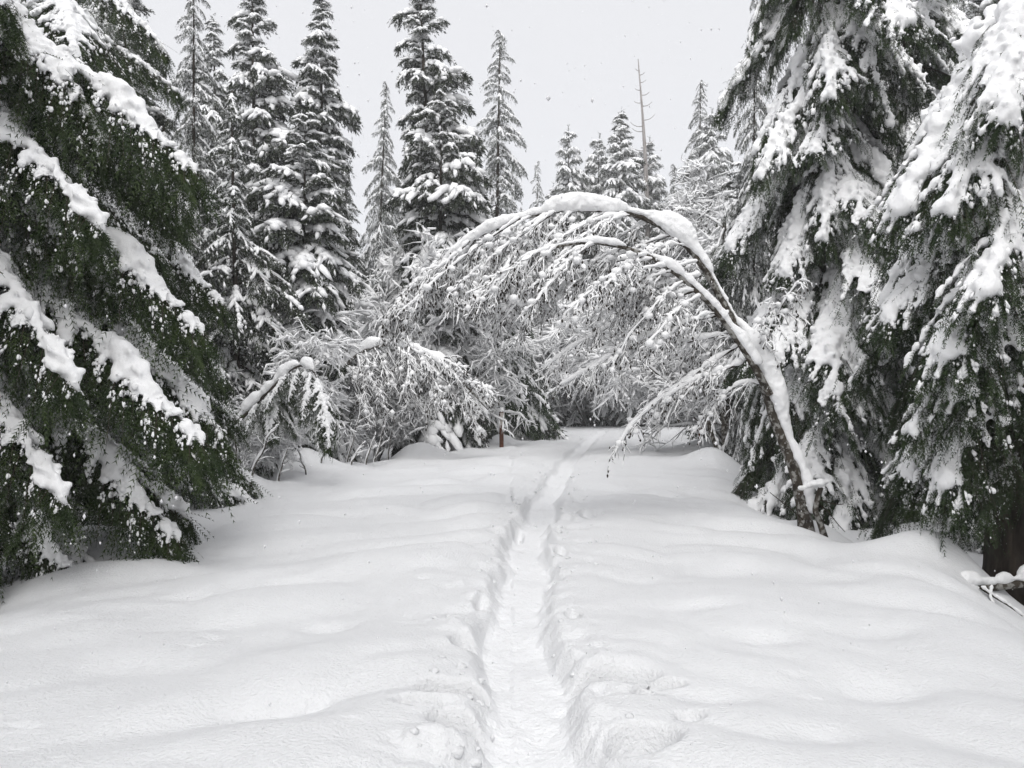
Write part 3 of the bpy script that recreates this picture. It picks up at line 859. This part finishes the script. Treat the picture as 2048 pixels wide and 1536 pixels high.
def snow_line(P, Rr, thick, rng, sides=4, gap=0.2, sub=1):
    """lumpy snow lying along the upper side of thin branches; steep pieces hold little"""
    if sub > 1:
        n, k, _ = P.shape
        s = np.linspace(0, k - 1, (k - 1) * sub + 1)
        i0 = np.minimum(s.astype(int), k - 2); fr = s - i0
        P = P[:, i0] * (1 - fr)[None, :, None] + P[:, i0 + 1] * fr[None, :, None]
        Rr = Rr[:, i0] * (1 - fr) + Rr[:, i0 + 1] * fr
    n, k, _ = P.shape
    T = nrm(np.gradient(P, axis=1))
    h = np.sqrt(np.maximum(0.04, 1 - T[..., 2] ** 2))
    lump = rng.uniform(0.45, 1.35, (n, k))
    lump = np.where(rng.random((n, k)) < gap, 0.12, lump)
    rs = thick * h * lump
    rs[:, 0] *= 0.4; rs[:, -1] *= 0.35
    up = nrm(np.array([0, 0, 1.0]) - T * T[..., 2:3])
    C = P + up * (Rr + rs * 0.45)[..., None]
    return tubes(C, rs + Rr * 0.6, sides)

def shrub_proto(name, seed, stems, H, lean, spread0, nb, nt, nt2, th=0.016, curve=0.15, bl=1.0):
    rng = np.random.default_rng(seed)
    s = np.linspace(0, 1, 9)
    P0 = []
    for k in range(stems):
        a = rng.uniform(0, 2 * PI)
        sp = spread0 * rng.uniform(0.4, 1.2)
        d = np.array([math.cos(a) * sp + lean[0], math.sin(a) * sp + lean[1], 1.0])
        h = H * rng.uniform(0.65, 1.05)
        p = np.array([math.cos(a), math.sin(a), 0]) * rng.uniform(0, 0.25) + d[None] * (h * s)[:, None]
        p[:, :2] += (d[:2] / (np.linalg.norm(d[:2]) + 1e-6))[None] * (curve * h * s ** 2)[:, None]
        p[:, 2] -= curve * 0.5 * h * s ** 2
        p += rng.normal(0, 0.02 * h, p.shape) * s[:, None]
        p[0, 2] = -0.4
        P0.append(p)
    P0 = np.array(P0)
    P1 = grow(P0, nb, 0.28 * H * bl, 0.42 * H * bl, 45 if bl == 1 else 65, (0, 0, 0.15), 0.15, 6, rng, 0.22, wob=0.08)
    P2 = grow(P1, nt, 0.14 * H * bl, 0.26 * H * bl, 50, (0, 0, 0.0), 0.35, 5, rng, 0.1, wob=0.12)
    P3 = grow(P2, nt2, 0.05 * H * bl, 0.12 * H * bl, 60, (0, 0, 0.0), 0.3, 3, rng, 0.1, wob=0.14)
    r0 = 0.0065 * H
    L = [(P0, taper_r(P0, r0, r0 * 0.3), 6), (P1, taper_r(P1, r0 * 0.35, r0 * 0.14), 3), (P2, taper_r(P2, r0 * 0.15, r0 * 0.07), 3), (P3, taper_r(P3, r0 * 0.08, r0 * 0.05), 3)]
    stem = [tubes(L[0][0][k:k + 1], L[0][1][k:k + 1], 6) for k in range(stems)]
    wood = join([tubes(*x) for x in L[1:]])
    sn = join([snow_line(L[0][0], L[0][1], th * 1.8, rng, 5), snow_line(L[1][0], L[1][1], th * 1.6, rng, 4), snow_line(L[2][0], L[2][1], th * 1.25, rng, 3), snow_line(L[3][0], L[3][1], th, rng, 3)])
    return ([mesh_np(name + '_stem', *q, M_ALDER) for q in stem], mesh_np(name + '_twig', wood[0], wood[1], M_TWIG), mesh_np(name + '_snow', sn[0], sn[1], M_SNOW), H)

SHRUB = [shrub_proto('shrub_a', 51, 4, 5.0, (0.35, -0.1), 0.30, 10, 9, 6, 0.040), shrub_proto('shrub_b', 52, 5, 5.0, (0.0, -0.05), 0.45, 9, 9, 6, 0.040),
         shrub_proto('shrub_c', 53, 1, 6.0, (0.0, 0.0), 0.05, 34, 10, 6, 0.040, 0.02), shrub_proto('shrub_d', 54, 5, 5.0, (-0.45, -0.15), 0.35, 9, 9, 6, 0.040, 0.3), shrub_proto('shrub_e', 55, 1, 20.0, (0, 0), 0.02, 60, 12, 5, 0.055, 0.01, 0.5)]

def shrub(name, label, k, px, py_top, d, group=None, rz=0.0, wid=1.0, X=None, cat='shrub'):
    a = SHRUB[k]
    x = (px - 1024) / FPX * d
    z = gz(x, d)
    s = (EYE + (HOR - py_top) / FPX * d - z) / a[3]
    o = thing(name, label, cat, (x, d, z), rz, group, (s * wid, s * wid, s))
    for q in a[0]:
        obj('stem', q, o)
    obj('twig_crown', a[1], o); obj('snow', a[2], o)
    return o

SG = 'snow-coated alder shrubs'
for a in [
    ('alder_shrub', 'snow-coated alder with crossing stems leaning right, before the left firs', 0, 690, 430, 24, 0.1, 0.9),
    ('alder_shrub', 'low frosted alder thicket at the foot of the leaning stems', 1, 610, 600, 23, 1.0, 1.2),
    ('alder_shrub', 'snowy alder crown spreading below the tallest central fir', 0, 770, 420, 26, 0.5, 0.9),
    ('alder_shrub', 'bushy snow-laced shrub left of the rusty stake', 1, 870, 640, 25, 2.0, 1.1),
    ('alder_shrub', 'tangled snowy shrub below the second cedar at the ditch', 1, 420, 700, 15.5, 3.0, 1.1),
    ('alder_shrub', 'small snowy shrub at the road edge left of the stake row', 1, 750, 740, 24, 4.0, 1.2),
    ('alder_shrub', 'white tangled shrub between the bowed sapling and the second cedar', 1, 520, 640, 18, 1.7, 1.1),
    ('alder_shrub', 'white shrub right behind the foot of the bent alder', 1, 690, 680, 21.5, 0.6, 1.1),
    ('alder_shrub', 'small white shrub on the bank under the bowed sapling', 1, 468, 790, 14.9, 5.1, 1.2),
    ('alder_tree', 'tall frosted alder filling the gap left of the big drooping hemlock', 2, 1468, 330, 23.5, 0.3, 1.0),
    ('alder_tree', 'frosted alder below the hooked hemlock, right of the snag', 4, 1400, 200, 49, 1.3, 1.0),
    ('alder_shrub', 'leaning white shrub sweeping left under the right end of the arch', 3, 1475, 560, 22, 0.0, 1.2),
    ('alder_shrub', 'large white thicket in the middle distance under the arch', 3, 1330, 500, 50, 0.2, 1.2),
    ('alder_shrub', 'white twiggy bush behind the leaning broken pole', 1, 1475, 640, 23, 2.2, 1.0),
]:
    shrub(a[0], a[1], a[2], a[3], a[4], a[5], SG, a[6], a[7], cat='tree' if a[0] == 'alder_tree' else 'shrub')
for px, yt, d, k, rz, lab in [(1120, 620, 50, 1, 0, 'low frosted shrub just left of where the trail vanishes'), (1180, 560, 49, 3, 1, 'frosted shrub straight beyond the vanishing trail'), (1230, 540, 50, 1, 2, 'frosted shrub right of the vanishing trail, under the arch top'),
                              (1290, 520, 50, 3, 0.3, 'frosted shrub beyond the far crest, below the snag'), (1385, 500, 50, 3, 0.2, 'frosted shrub beyond the far crest, nearest the right stake'), (1150, 500, 53, 1, 4, 'tall frosted shrub deepest behind the vanishing trail'),
                              (1260, 600, 49, 3, 0.5, 'lowest frosted shrub in the middle of the far crest'), (1425, 560, 49, 1, 5, 'frosted shrub farthest right beyond the far crest'), (1090, 590, 52, 1, 1.4, 'frosted shrub beside the dark far stake')]:
    shrub('alder_shrub', lab, k, px, yt, d, 'frosted thicket beyond the road', rz, 1.25)

# ------------------------------------------------------------------ the arched alder over the trail
def poly(pts, n):
    pts = np.array(pts, float)
    s = np.concatenate([[0], np.cumsum(np.linalg.norm(np.diff(pts, axis=0), axis=1))])
    s /= s[-1]
    # smooth (Catmull-Rom like through cubic resampling of a densified path)
    u = np.linspace(0, 1, n)
    Q = np.stack([np.interp(u, s, pts[:, k]) for k in range(3)], 1)
    for _ in range(3):
        Q[1:-1] = 0.25 * Q[:-2] + 0.5 * Q[1:-1] + 0.25 * Q[2:]
    return u, Q

def path(pp, d0, d1, n):
    k = len(pp)
    return poly([at(x, y, d0 + (d1 - d0) * i / (k - 1)) for i, (x, y) in enumerate(pp)], n)

def ridge(P, rad, h, rng, side=1.0, drift=(0, 0, 0), lo=0.0, hi=1.0, amp=0.3, step=0.4):
    """lumps piled along the upper side of a limb: rad limb radius, h pile radius per point"""
    n = len(P)
    s = np.linspace(lo, hi, max(4, int(np.linalg.norm(np.diff(P, axis=0), axis=1).sum() * (hi - lo) / (np.mean(h) * step))))
    x = np.linspace(0, 1, n)
    C = np.stack([np.interp(s, x, P[:, k]) for k in range(3)], 1)
    rr, hh = np.interp(s, x, rad), np.interp(s, x, h)
    T = nrm(np.gradient(C, axis=0))
    up = nrm(np.array([0, 0, 1.0]) + np.asarray(drift) - T * (T @ (np.array([0, 0, 1.0]) + np.asarray(drift)))[:, None])
    o = rng.uniform(0, 90)
    g = vnoise(np.stack([s * 18 + o, 0 * s, 0 * s], 1), 8) * 0.62 + vnoise(np.stack([s * 60 + o, 0 * s, 0 * s], 1), 9) * 0.2 + 1.0
    r = hh * np.maximum(g, 0.18)
    a = blobs(C + up * (rr + r * 0.55)[:, None], np.stack([r * 1.2, r * 0.8, r], 1), 2, amp, 1.4, T, rng)
    b = blobs(C + up * (rr * 0.8 + r * 1.1)[:, None], np.stack([r * 1.1, r * 0.62, r * 0.7], 1), 2, amp, 1.4, T, rng)
    return join([a, b])[:2]

def add_branches(t, o, br, rng, bias=(-0.15, 0, -0.45), ts=1.0, tl=1.0):
    near = ts < 1.2
    for Q, r, th, nt in br:
        Q = (Q - o)[None]
        P2 = grow(Q, nt, 0.14 * tl, 0.46 * tl, 46, bias, 0.45, 6, rng, 0.12, taper=0.4, wob=0.09)
        P3 = grow(P2, 4 if near else 3, 0.05 * tl, 0.18 * tl, 55, (0, 0, -0.3), 0.3, 3, rng, 0.2, wob=0.12)
        R1_, R2_, R3_ = taper_r(Q, r, r * 0.35), taper_r(P2, 0.0046 * ts, 0.0030 * ts), taper_r(P3, 0.0034 * ts, 0.0026 * ts)
        tip = P3[rng.random(len(P3)) < 0.42, -1]                 # withered catkin cones at the twig tips
        rr = rng.uniform(0.008, 0.015, len(tip)) * ts
        W = join([tubes(Q, R1_, 6), tubes(P2, R2_, 3), tubes(P3, R3_, 3), blobs(tip, np.stack([rr, rr, rr * 1.8], 1), 0, 0.3, 1.5, None, rng)])
        b = obj('branch', mesh_np('branch', W[0], W[1], M_TWIG), t)
        cl = P2[np.arange(len(P2)), rng.integers(1, 5, len(P2))][rng.random(len(P2)) < 0.6]
        cr = rng.uniform(0.016, 0.058, len(cl)) * ts
        S = join([snow_line(Q, R1_, th * 1.2, rng, 6, 0.12, 2), snow_line(P2, R2_, 0.0135 * ts, rng, 4 if near else 3, 0.28, 2 if near else 1), snow_line(P3, R3_, 0.0105 * ts, rng, 4 if near else 3, 0.28, 1),
                  blobs(cl + np.array([0, 0, 0.5]) * cr[:, None], np.stack([cr * 1.25, cr, cr * 0.9], 1), 1 if near else 0, 0.4, 1.6, None, rng)])
        obj('snow', mesh_np('branch_snow', S[0], S[1], M_SNOW), b)

def build_arch():
    rng = np.random.default_rng(77)
    base = at(1612, 1060, 9.5)
    base[2] = gz(base[0], 9.5)
    t = thing('arched_alder', 'slim alder bent by snow into an arch right over the trail', 'tree', tuple(base))
    o = base
    A = [(1614, 1085), (1610, 1030), (1598, 975), (1570, 880), (1535, 780), (1502, 700), (1466, 638), (1430, 575), (1385, 507), (1330, 458), (1260, 426), (1170, 415), (1090, 424), (1010, 446), (940, 482), (880, 527), (832, 580), (800, 625)]
    u, PA = path(A, 9.5, 10.3, 70)
    PA[6:] += 0.035 * np.stack([vnoise(np.stack([u[6:] * 11, 0 * u[6:] + k, 0 * u[6:]], 1), 6) for k in (0.3, 5.1, 9.7)], 1)
    rA = np.interp(u, [0, 0.04, 0.2, 0.4, 0.6, 0.85, 1], [0.12, 0.085, 0.066, 0.046, 0.034, 0.016, 0.005])
    B = [(1540, 790), (1505, 725), (1462, 662), (1415, 602), (1365, 556), (1315, 520), (1262, 498), (1195, 484), (1120, 490), (1060, 510), (1000, 545), (955, 585)]
    v, PB = path(B, 9.55, 9.2, 50)
    rB = np.interp(v, [0, 0.3, 0.7, 1], [0.048, 0.034, 0.018, 0.005])
    for nm, P, rad, hh, u0 in (('trunk', PA, rA, np.interp(u, [0, 0.16, 0.2, 0.42, 0.50, 0.6, 0.8, 0.9, 1], [0.05, 0.075, 0.085, 0.055, 0.075, 0.082, 0.050, 0.030, 0.014]), 0.05),
                               ('limb', PB, rB, np.interp(v, [0, 0.25, 0.5, 0.8, 1], [0.03, 0.044, 0.032, 0.018, 0.010]), 0.1)):
        V, T = tubes((P - o)[None], rad[None], 10)
        V += 0.008 * vnoise(V * 14, 3)[:, None]
        w = obj(nm, mesh_np(nm, V, T, M_ALDER), t)
        S = ridge(P - o, rad, hh, rng, drift=(0.45, -0.55, 0), lo=u0, hi=0.99)
        S = remesh(*S, 0.017, 3, 0.006)
        obj('snow', mesh_np(nm + '_snow', *S, M_SNOW), w)
    # side branches: the long ones seen one by one, then the hanging sprays
    EX = [[(1402, 552), (1330, 566), (1262, 586), (1190, 625)], [(1388, 582), (1300, 612), (1225, 650), (1152, 688), (1090, 735)], [(1457, 627), (1390, 640), (1313, 664), (1235, 700), (1180, 740)],
          [(1470, 664), (1360, 688), (1245, 706), (1185, 735), (1120, 770)], [(1487, 726), (1440, 742), (1388, 760), (1330, 795)], [(1480, 690), (1400, 740), (1330, 790), (1270, 842), (1240, 880), (1228, 908)],
          [(1300, 512), (1230, 520), (1160, 550), (1090, 600), (1040, 660)], [(1200, 484), (1120, 520), (1050, 575), (990, 640)], [(1040, 436), (960, 490), (900, 535), (850, 580), (815, 620)], [(1110, 424), (1030, 480), (960, 530), (915, 575), (890, 610)],
          [(940, 482), (900, 520), (860, 550), (825, 570)], [(1505, 700), (1540, 660), (1570, 600), (1600, 560)], [(1530, 770), (1490, 760), (1430, 800), (1400, 850)]]
    br = []
    for k, e in enumerate(EX):
        dd = 9.6 + rng.uniform(-0.35, 0.35)
        br.append((path(e, 9.65, dd, 16)[1], 0.017 if k < 7 else 0.012, 0.030 if k < 7 else 0.022, 30))
    for k in range(58):
        src, s0 = (PA, rng.uniform(0.45, 1.0)) if k % 5 < 3 else (PB, rng.uniform(0.2, 1.0))
        i = min(int(s0 * (len(src) - 1)), len(src) - 2)
        p = src[i]
        T = nrm(src[i + 1] - src[i])
        L = rng.uniform(0.55, 1.35) * (1.0 if src is PA else 0.85)
        L *= 0.25 + 0.95 * math.sin(PI * min(s0, 0.999)) ** 0.9
        d = nrm(np.array([-0.55 + rng.normal(0, 0.3), rng.uniform(-0.8, 0.8), -0.3 + rng.normal(0, 0.22)]) + 0.4 * T)
        s = np.linspace(0, 1, 10)
        Q = p + d * (L * s)[:, None] + np.array([0, 0, -1.0]) * (0.45 * L * s ** 1.8)[:, None] + rng.normal(0, 0.012, (10, 3)) * s[:, None]
        br.append((Q, 0.009, 0.020, int(18 + 8 * L)))
    add_branches(t, o, br, rng)
build_arch()

# ------------------------------------------------------------------ smaller bent, broken and dead things
def limb_thing(name, label, cat, pp, d0, d1, r0, r1, mt, snow_h=0.0, lo=0.1, hi=0.95, group=None, part='trunk', n=30, voxel=0.03, drift=(0.1, 0, 0), hprof=None, sides=8):
    u, P = path(pp, d0, d1, n)
    o = P[0].copy()
    t = thing(name, label, cat, tuple(o), 0, group)
    rad = r0 + (r1 - r0) * u
    V, T = tubes((P - o)[None], rad[None], sides)
    V += 0.06 * r0 * vnoise(V * 14, 3)[:, None]
    w = obj(part, mesh_np(name + '_' + part, V, T, mt), t)
    if snow_h:
        h = np.full(n, snow_h) if hprof is None else np.interp(u, hprof[0], hprof[1])
        S = remesh(*ridge(P - o, rad, h, np.random.default_rng(len(label)), drift=drift, lo=lo, hi=hi), voxel, 3, voxel * 0.35)
        obj('snow', mesh_np(name + '_snow', *S, M_SNOW), w)
    return t, P, o

rng4 = np.random.default_rng(404)
def hang(P, n, s0, s1, d, L0, L1, rng, k=10, r=0.009, th=0.02, nt=20, drp=0.5):
    out = []
    for _ in range(n):
        i = int(rng.uniform(s0, s1) * (len(P) - 1))
        L = rng.uniform(L0, L1)
        dd = nrm(np.asarray(d) + rng.normal(0, 0.35, 3))
        s = np.linspace(0, 1, k)
        out.append((P[i] + dd * (L * s)[:, None] - np.array([0, 0, drp * L]) * (s ** 1.8)[:, None] + rng.normal(0, 0.012, (k, 3)) * s[:, None], r, th, nt))
    return out

# bent alder with the thick snow cap
t, P, o = limb_thing('bent_alder', 'bent alder under one thick snow cap, drooping right below the central firs', 'tree',
                     [(655, 915), (664, 810), (692, 722), (742, 690), (800, 688), (858, 708), (920, 758), (978, 822)], 20, 19.4, 0.075, 0.012, M_ALDER, 0.1, 0.34, 0.80,
                     hprof=([0, 0.36, 0.44, 0.55, 0.60, 0.68, 0.74, 1], [0.04, 0.06, 0.15, 0.17, 0.12, 0.16, 0.08, 0.04]), voxel=0.04)
add_branches(t, o, hang(P, 44, 0.3, 0.9, (0.5, 0, -0.5), 0.5, 1.4, rng4, r=0.013, th=0.030, nt=17), rng4, (0.15, 0, -0.25), 1.7, 1.5)

# bent conifer sapling at the ditch
t, P, o = limb_thing('bent_sapling', 'conifer sapling bowed by snow, dark foliage hanging to the ground at the left ditch', 'tree',
                     [(418, 905), (470, 850), (535, 785), (585, 735), (612, 728), (628, 745)], 14.6, 14.0, 0.046, 0.014, M_BARK, 0.07, 0.03, 0.97, voxel=0.025)
rsp = np.random.default_rng(33)
for k in range(16):
    i = int(29 - 17 * (k / 16.0) ** 1.1)
    put_bough(t, CEDAR[k % 4], tuple(P[i] - o), rsp.uniform(-2.6, 1.2), math.radians(rsp.uniform(-44, -12)), rsp.uniform(0.22, 0.45) * (1.15 - 0.5 * k / 16), sy=1.0)

# mottled alder trunk by the right shoulder
t, P, o = limb_thing('alder_tree', 'upright mottled grey alder trunk between the leaning pole and the drooping hemlock', 'tree',
                     [(1457, 940), (1453, 860), (1451, 760), (1448, 650), (1452, 540), (1448, 440)], 19.4, 19.6, 0.15, 0.05, M_ALDER)
add_branches(t, o, hang(P, 26, 0.35, 1.0, (-0.3, -0.2, 0.1), 0.8, 1.8, rng4, r=0.015, th=0.032, nt=20, drp=0.35), rng4, (0, 0, -0.2), 1.7, 1.4)
limb_thing('broken_pole', 'broken dark pole leaning in the snow beside the mottled trunk', 'pole', [(1416, 842), (1424, 872), (1436, 905), (1444, 930)], 18.8, 18.9, 0.055, 0.05, M_ALDER, 0.035, 0.0, 0.75, part='pole', voxel=0.02)

# alder stub beside the foot of the arch
t, P, o = limb_thing('alder_stub', 'short crooked stub with a snow cap beside the foot of the arch', 'stub', [(1652, 1085), (1642, 1050), (1630, 1022), (1636, 992), (1642, 975)], 9.25, 9.3, 0.042, 0.03, M_ALDER, part='stem')
C = np.array([at(1634 + dx, 972 - dy, 9.28) - o for dx, dy in [(-30, -4), (-18, 2), (-5, 5), (6, 6), (14, 8)]])
S = remesh(*blobs(C, np.array([[0.06, 0.05, 0.035], [0.07, 0.06, 0.045], [0.07, 0.06, 0.05], [0.065, 0.06, 0.05], [0.05, 0.05, 0.035]]), 2, 0.3), 0.012, 2, 0.004)
obj('snow', mesh_np('stub_snow', *S, M_SNOW), t)
for pp in ([(1640, 1010), (1655, 1020), (1672, 1045), (1690, 1064)], [(1641, 1000), (1660, 1006), (1676, 1010), (1687, 1008)], [(1606, 1040), (1585, 1020), (1565, 1005), (1540, 985)]):
    V, T = tubes((path(pp, 9.3, 9.1, 8)[1] - o)[None], np.linspace(0.008, 0.004, 8)[None], 4)
    obj('twig', mesh_np('stub_twig', V, T, M_TWIG), t)

# fallen limb at the right edge
t, P, o = limb_thing('fallen_limb', 'snow-topped fallen limb jutting from the mound at the right edge', 'log', [(1925, 1172), (1975, 1176), (2030, 1168), (2100, 1160), (2180, 1152)], 7.1, 7.3, 0.035, 0.05, M_ALDER, 0.042, 0.02, 0.98, part='limb', voxel=0.014)
for pp in ([(1960, 1175), (1990, 1195), (2020, 1212), (2045, 1232)], [(1985, 1172), (1978, 1200), (1995, 1220), (2010, 1236)]):
    u, Q = path(pp, 7.05, 6.9, 10)
    V, T = tubes((Q - o)[None], np.linspace(0.013, 0.006, 10)[None], 5)
    b = obj('branch', mesh_np('limb_branch', V, T, M_TWIG), t)
    obj('snow', mesh_np('limb_branch_snow', *snow_line((Q - o)[None], np.linspace(0.013, 0.006, 10)[None], 0.016, rng4, 5, 0.1, 2), M_SNOW), b)

# bare snag on the skyline
t, P, o = limb_thing('dead_snag', 'bare pale dead snag standing alone against the white sky', 'tree', [(1300, 640), (1296, 450), (1290, 300), (1283, 200), (1276, 118)], 55, 55, 0.30, 0.03, M_DEAD, n=20)
for py, L, sg in [(300, 0.9, -1), (285, 0.7, 1), (262, 0.8, -1), (252, 0.9, -1), (240, 0.8, 1), (212, 0.7, 1), (205, 0.5, -1), (190, 0.6, 1), (180, 0.4, -1), (165, 0.4, 1), (150, 0.35, 1), (142, 0.3, -1), (330, 0.8, 1)]:
    x = np.interp(py, [118, 200, 300, 450], [1276, 1283, 1290, 1296])
    a = at(x, py, 55) - o
    s = np.linspace(0, 1, 5)
    Q = a + np.array([sg * L, rng4.uniform(-0.3, 0.3), 0]) * s[:, None] + np.array([0, 0, 0.55 * L]) * (s ** 2.5)[:, None] - np.array([0, 0, 0.2 * L]) * s[:, None]
    obj('branch', mesh_np('snag_branch', *tubes(Q[None], np.linspace(0.035, 0.015, 5)[None], 4), M_DEAD), t)

# marker stakes
def stake(label, px, pyb, d, h, w, mt, lean=0.0, sticker=None, cap=0.09):
    x = (px - 1024) / FPX * d
    z = gz(x, d)
    t = thing('marker_stake', label, 'post', (x, d, z), 0.2, 'marker stakes along the road')
    t.rotation_euler = (0, lean, 0.2)
    bm = bmesh.new()
    bmesh.ops.create_cube(bm, size=1.0)
    bmesh.ops.scale(bm, vec=(w, w * 0.6, h + 0.4), verts=bm.verts)
    bmesh.ops.translate(bm, vec=(0, 0, (h - 0.4) / 2), verts=bm.verts)
    bmesh.ops.bevel(bm, geom=bm.edges[:], offset=w * 0.12, segments=2, affect='EDGES')
    me = bpy.data.meshes.new('stake'); bm.to_mesh(me); bm.free(); me.materials.append(mt)
    obj('stake', me, t)
    if sticker:
        bm = bmesh.new()
        bmesh.ops.create_cube(bm, size=1.0)
        bmesh.ops.scale(bm, vec=(w * 0.8, 0.008, sticker), verts=bm.verts)
        bmesh.ops.translate(bm, vec=(0, -w * 0.3 - 0.006, h - sticker / 2 - 0.04), verts=bm.verts)
        me = bpy.data.meshes.new('sticker'); bm.to_mesh(me); bm.free(); me.materials.append(M_STICK)
        obj('marker_plate', me, t)
    S = remesh(*blobs(np.array([[0, 0, h + cap * 0.5], [0.01, 0, h + cap * 1.1]]), np.array([[cap, cap * 0.9, cap * 0.8], [cap * 0.8, cap * 0.8, cap * 0.7]]), 2, 0.25), cap * 0.2, 2)
    obj('snow', mesh_np('stake_snow', *S, M_SNOW), t)
stake('rusty brown stake with pale plate and snow cap, at the left road edge', 1003, 886, 24.6, 1.15, 0.13, M_RUST, 0.0, 0.4)
stake('dark stake with snow cap at the far end of the road', 1080, 858, 41, 1.35, 0.13, M_POST)
stake('rusty stake without plate on the right side, left of the leaning pole', 1401, 882, 29.5, 1.15, 0.15, M_RUST, 0.03)

# thin stems poking through the snow along the left edge
STEM_LABELS = ['tallest thin stem below the bent alder, leaning slightly right', 'thin stem right of the tallest one below the bent alder', 'short slanting stem nearest the road below the bent alder', "upright stem where the bent alder's twigs touch the snow", 'short straight stem at the left edge, well before the rusty stake', 'leaning short stem beside the straight one before the rusty stake', 'low slanting twig left of the short straight stem', "thin stem at the ditch below the second cedar's tips", "thin upright stem left of the bowed sapling's foliage", 'stem tilting left under the bowed sapling', 'strongly slanting stem right under the bowed sapling', "small stem right of the bowed sapling's hanging foliage", 'leaning stem a few steps left of the rusty stake', 'last thin stem before the rusty stake', 'lowest slanting twig under the bent alder', "slanting stem nearest the cedar's lower boughs", 'left-tilting twig on the mound right of the bowed sapling', 'right-tilting twig on the mound right of the bowed sapling']
for k, (px, d, h, ln) in enumerate([(690, 18.5, 1.6, 0.25), (745, 19.5, 1.2, 0.3), (730, 18.0, 0.7, 0.35), (775, 20.5, 1.5, 0.15), (880, 24, 1.0, 0.1), (905, 24.5, 0.8, 0.2), (850, 23.5, 0.6, 0.4), (400, 12.2, 1.1, 0.2), (470, 13.0, 1.2, 0.05), (452, 12.6, 0.9, -0.1),
                                    (500, 13.6, 0.9, 0.5), (555, 14.6, 0.7, 0.3), (925, 25, 0.9, 0.25), (960, 26, 0.8, 0.1), (700, 17.6, 0.5, 0.6), (360, 11.6, 0.7, 0.4), (615, 15.6, 0.6, -0.4), (640, 16.2, 0.5, 0.5)]):
    x = (px - 1024) / FPX * d
    z = gz(x, d)
    t = thing('bare_stem', STEM_LABELS[k], 'stem', (x, d, z), 0, 'stems along the left road edge')
    s = np.linspace(0, 1, 8)
    Q = (np.array([ln * h, 0, h]) * s[:, None] + rng4.normal(0, 0.025 * h, (8, 3)) * s[:, None])[None]
    Q[0, 0, 2] = -0.2
    P2 = grow(Q, 9, 0.2 * h, 0.5 * h, 45, (0, 0, 0.1), 0.1, 5, rng4, 0.15)
    V, T = tubes(Q, taper_r(Q, 0.022, 0.008), 6)
    w = obj('stem', mesh_np('bare_stem', V, T, M_ALDER), t)
    W = tubes(P2, taper_r(P2, 0.007, 0.004), 3)
    obj('twig_crown', mesh_np('stem_twig', *W, M_TWIG), t)
    S = join([snow_line(Q, taper_r(Q, 0.022, 0.008), 0.035, rng4, 5, 0.3), snow_line(P2, taper_r(P2, 0.007, 0.004), 0.018, rng4, 4, 0.25)])
    obj('snow', mesh_np('stem_snow', S[0], S[1], M_SNOW), t)

# ------------------------------------------------------------------ clods kicked out of the trench
def clods():
    rng = np.random.default_rng(61)
    n = 170
    y = 2.6 + 14 * rng.random(n) ** 1.6
    sd = np.where(rng.random(n) < 0.5, -1.0, 1.0)
    x = trail_x(y) + sd * (0.24 + np.abs(rng.normal(0, 0.22, n)))
    r = np.clip(rng.lognormal(math.log(0.014), 0.5, n), 0.006, 0.034)
    C = np.stack([x, y, ground_h(x, y) + r * 0.15], 1)
    V, T = blobs(C, np.stack([r * 1.2, r, r * 0.8], 1), 2, 0.45, 1.8, None, rng)
    o = obj('snow_crumbs', mesh_np('snow_crumbs', V, T, M_GROUND))
    o['kind'] = 'stuff'
    o['label'] = 'small crumbled snow lumps lying beside the trodden trench'
    o['category'] = 'snow'
clods()

# ------------------------------------------------------------------ falling snow
def flakes():
    rng = np.random.default_rng(5)
    n = 24000
    d = 1.6 + 22 * rng.random(n) ** 0.62
    C = np.stack([rng.uniform(-0.95, 0.95, n) * (d + 1), d, EYE + rng.uniform(-0.62, 0.72, n) * d], 1)
    C = C[C[:, 2] > 0.15]
    r = rng.lognormal(math.log(0.0040), 0.35, len(C))
    V, T = blobs(C, np.stack([r, r, r * rng.uniform(1.0, 1.9, len(r))], 1), 0, 0.3, 1.5, None, rng)
    o = obj('falling_snow', mesh_np('falling_snow', V, T, M_FLAKE))
    o['kind'] = 'stuff'
    o['label'] = 'loose snowflakes drifting down through the air'
    o['category'] = 'snowfall'
flakes()
# ------------------------------------------------------------------ snow-filled air
def haze():
    V = np.array([(x, y, z) for x in (-830, 830) for y in (-80, 1230) for z in (-7.0, 28)], float)
    T = np.array([(0, 1, 3, 2), (4, 6, 7, 5), (0, 4, 5, 1), (2, 3, 7, 6), (0, 2, 6, 4), (1, 5, 7, 3)])
    m = bpy.data.materials.new('snowy_air')
    m.use_nodes = True
    nt = m.node_tree
    nt.nodes.clear()
    o = nt.nodes.new('ShaderNodeOutputMaterial')
    v = nt.nodes.new('ShaderNodeVolumePrincipled')
    v.inputs['Color'].default_value = (0.97, 0.97, 0.98, 1)
    v.inputs['Density'].default_value = HAZE
    nt.links.new(v.outputs['Volume'], o.inputs['Volume'])
    ob = obj('haze', mesh_np('haze', V, T, m, smooth=False))
    ob['kind'] = 'stuff'
HAZE = 0.0012
haze()
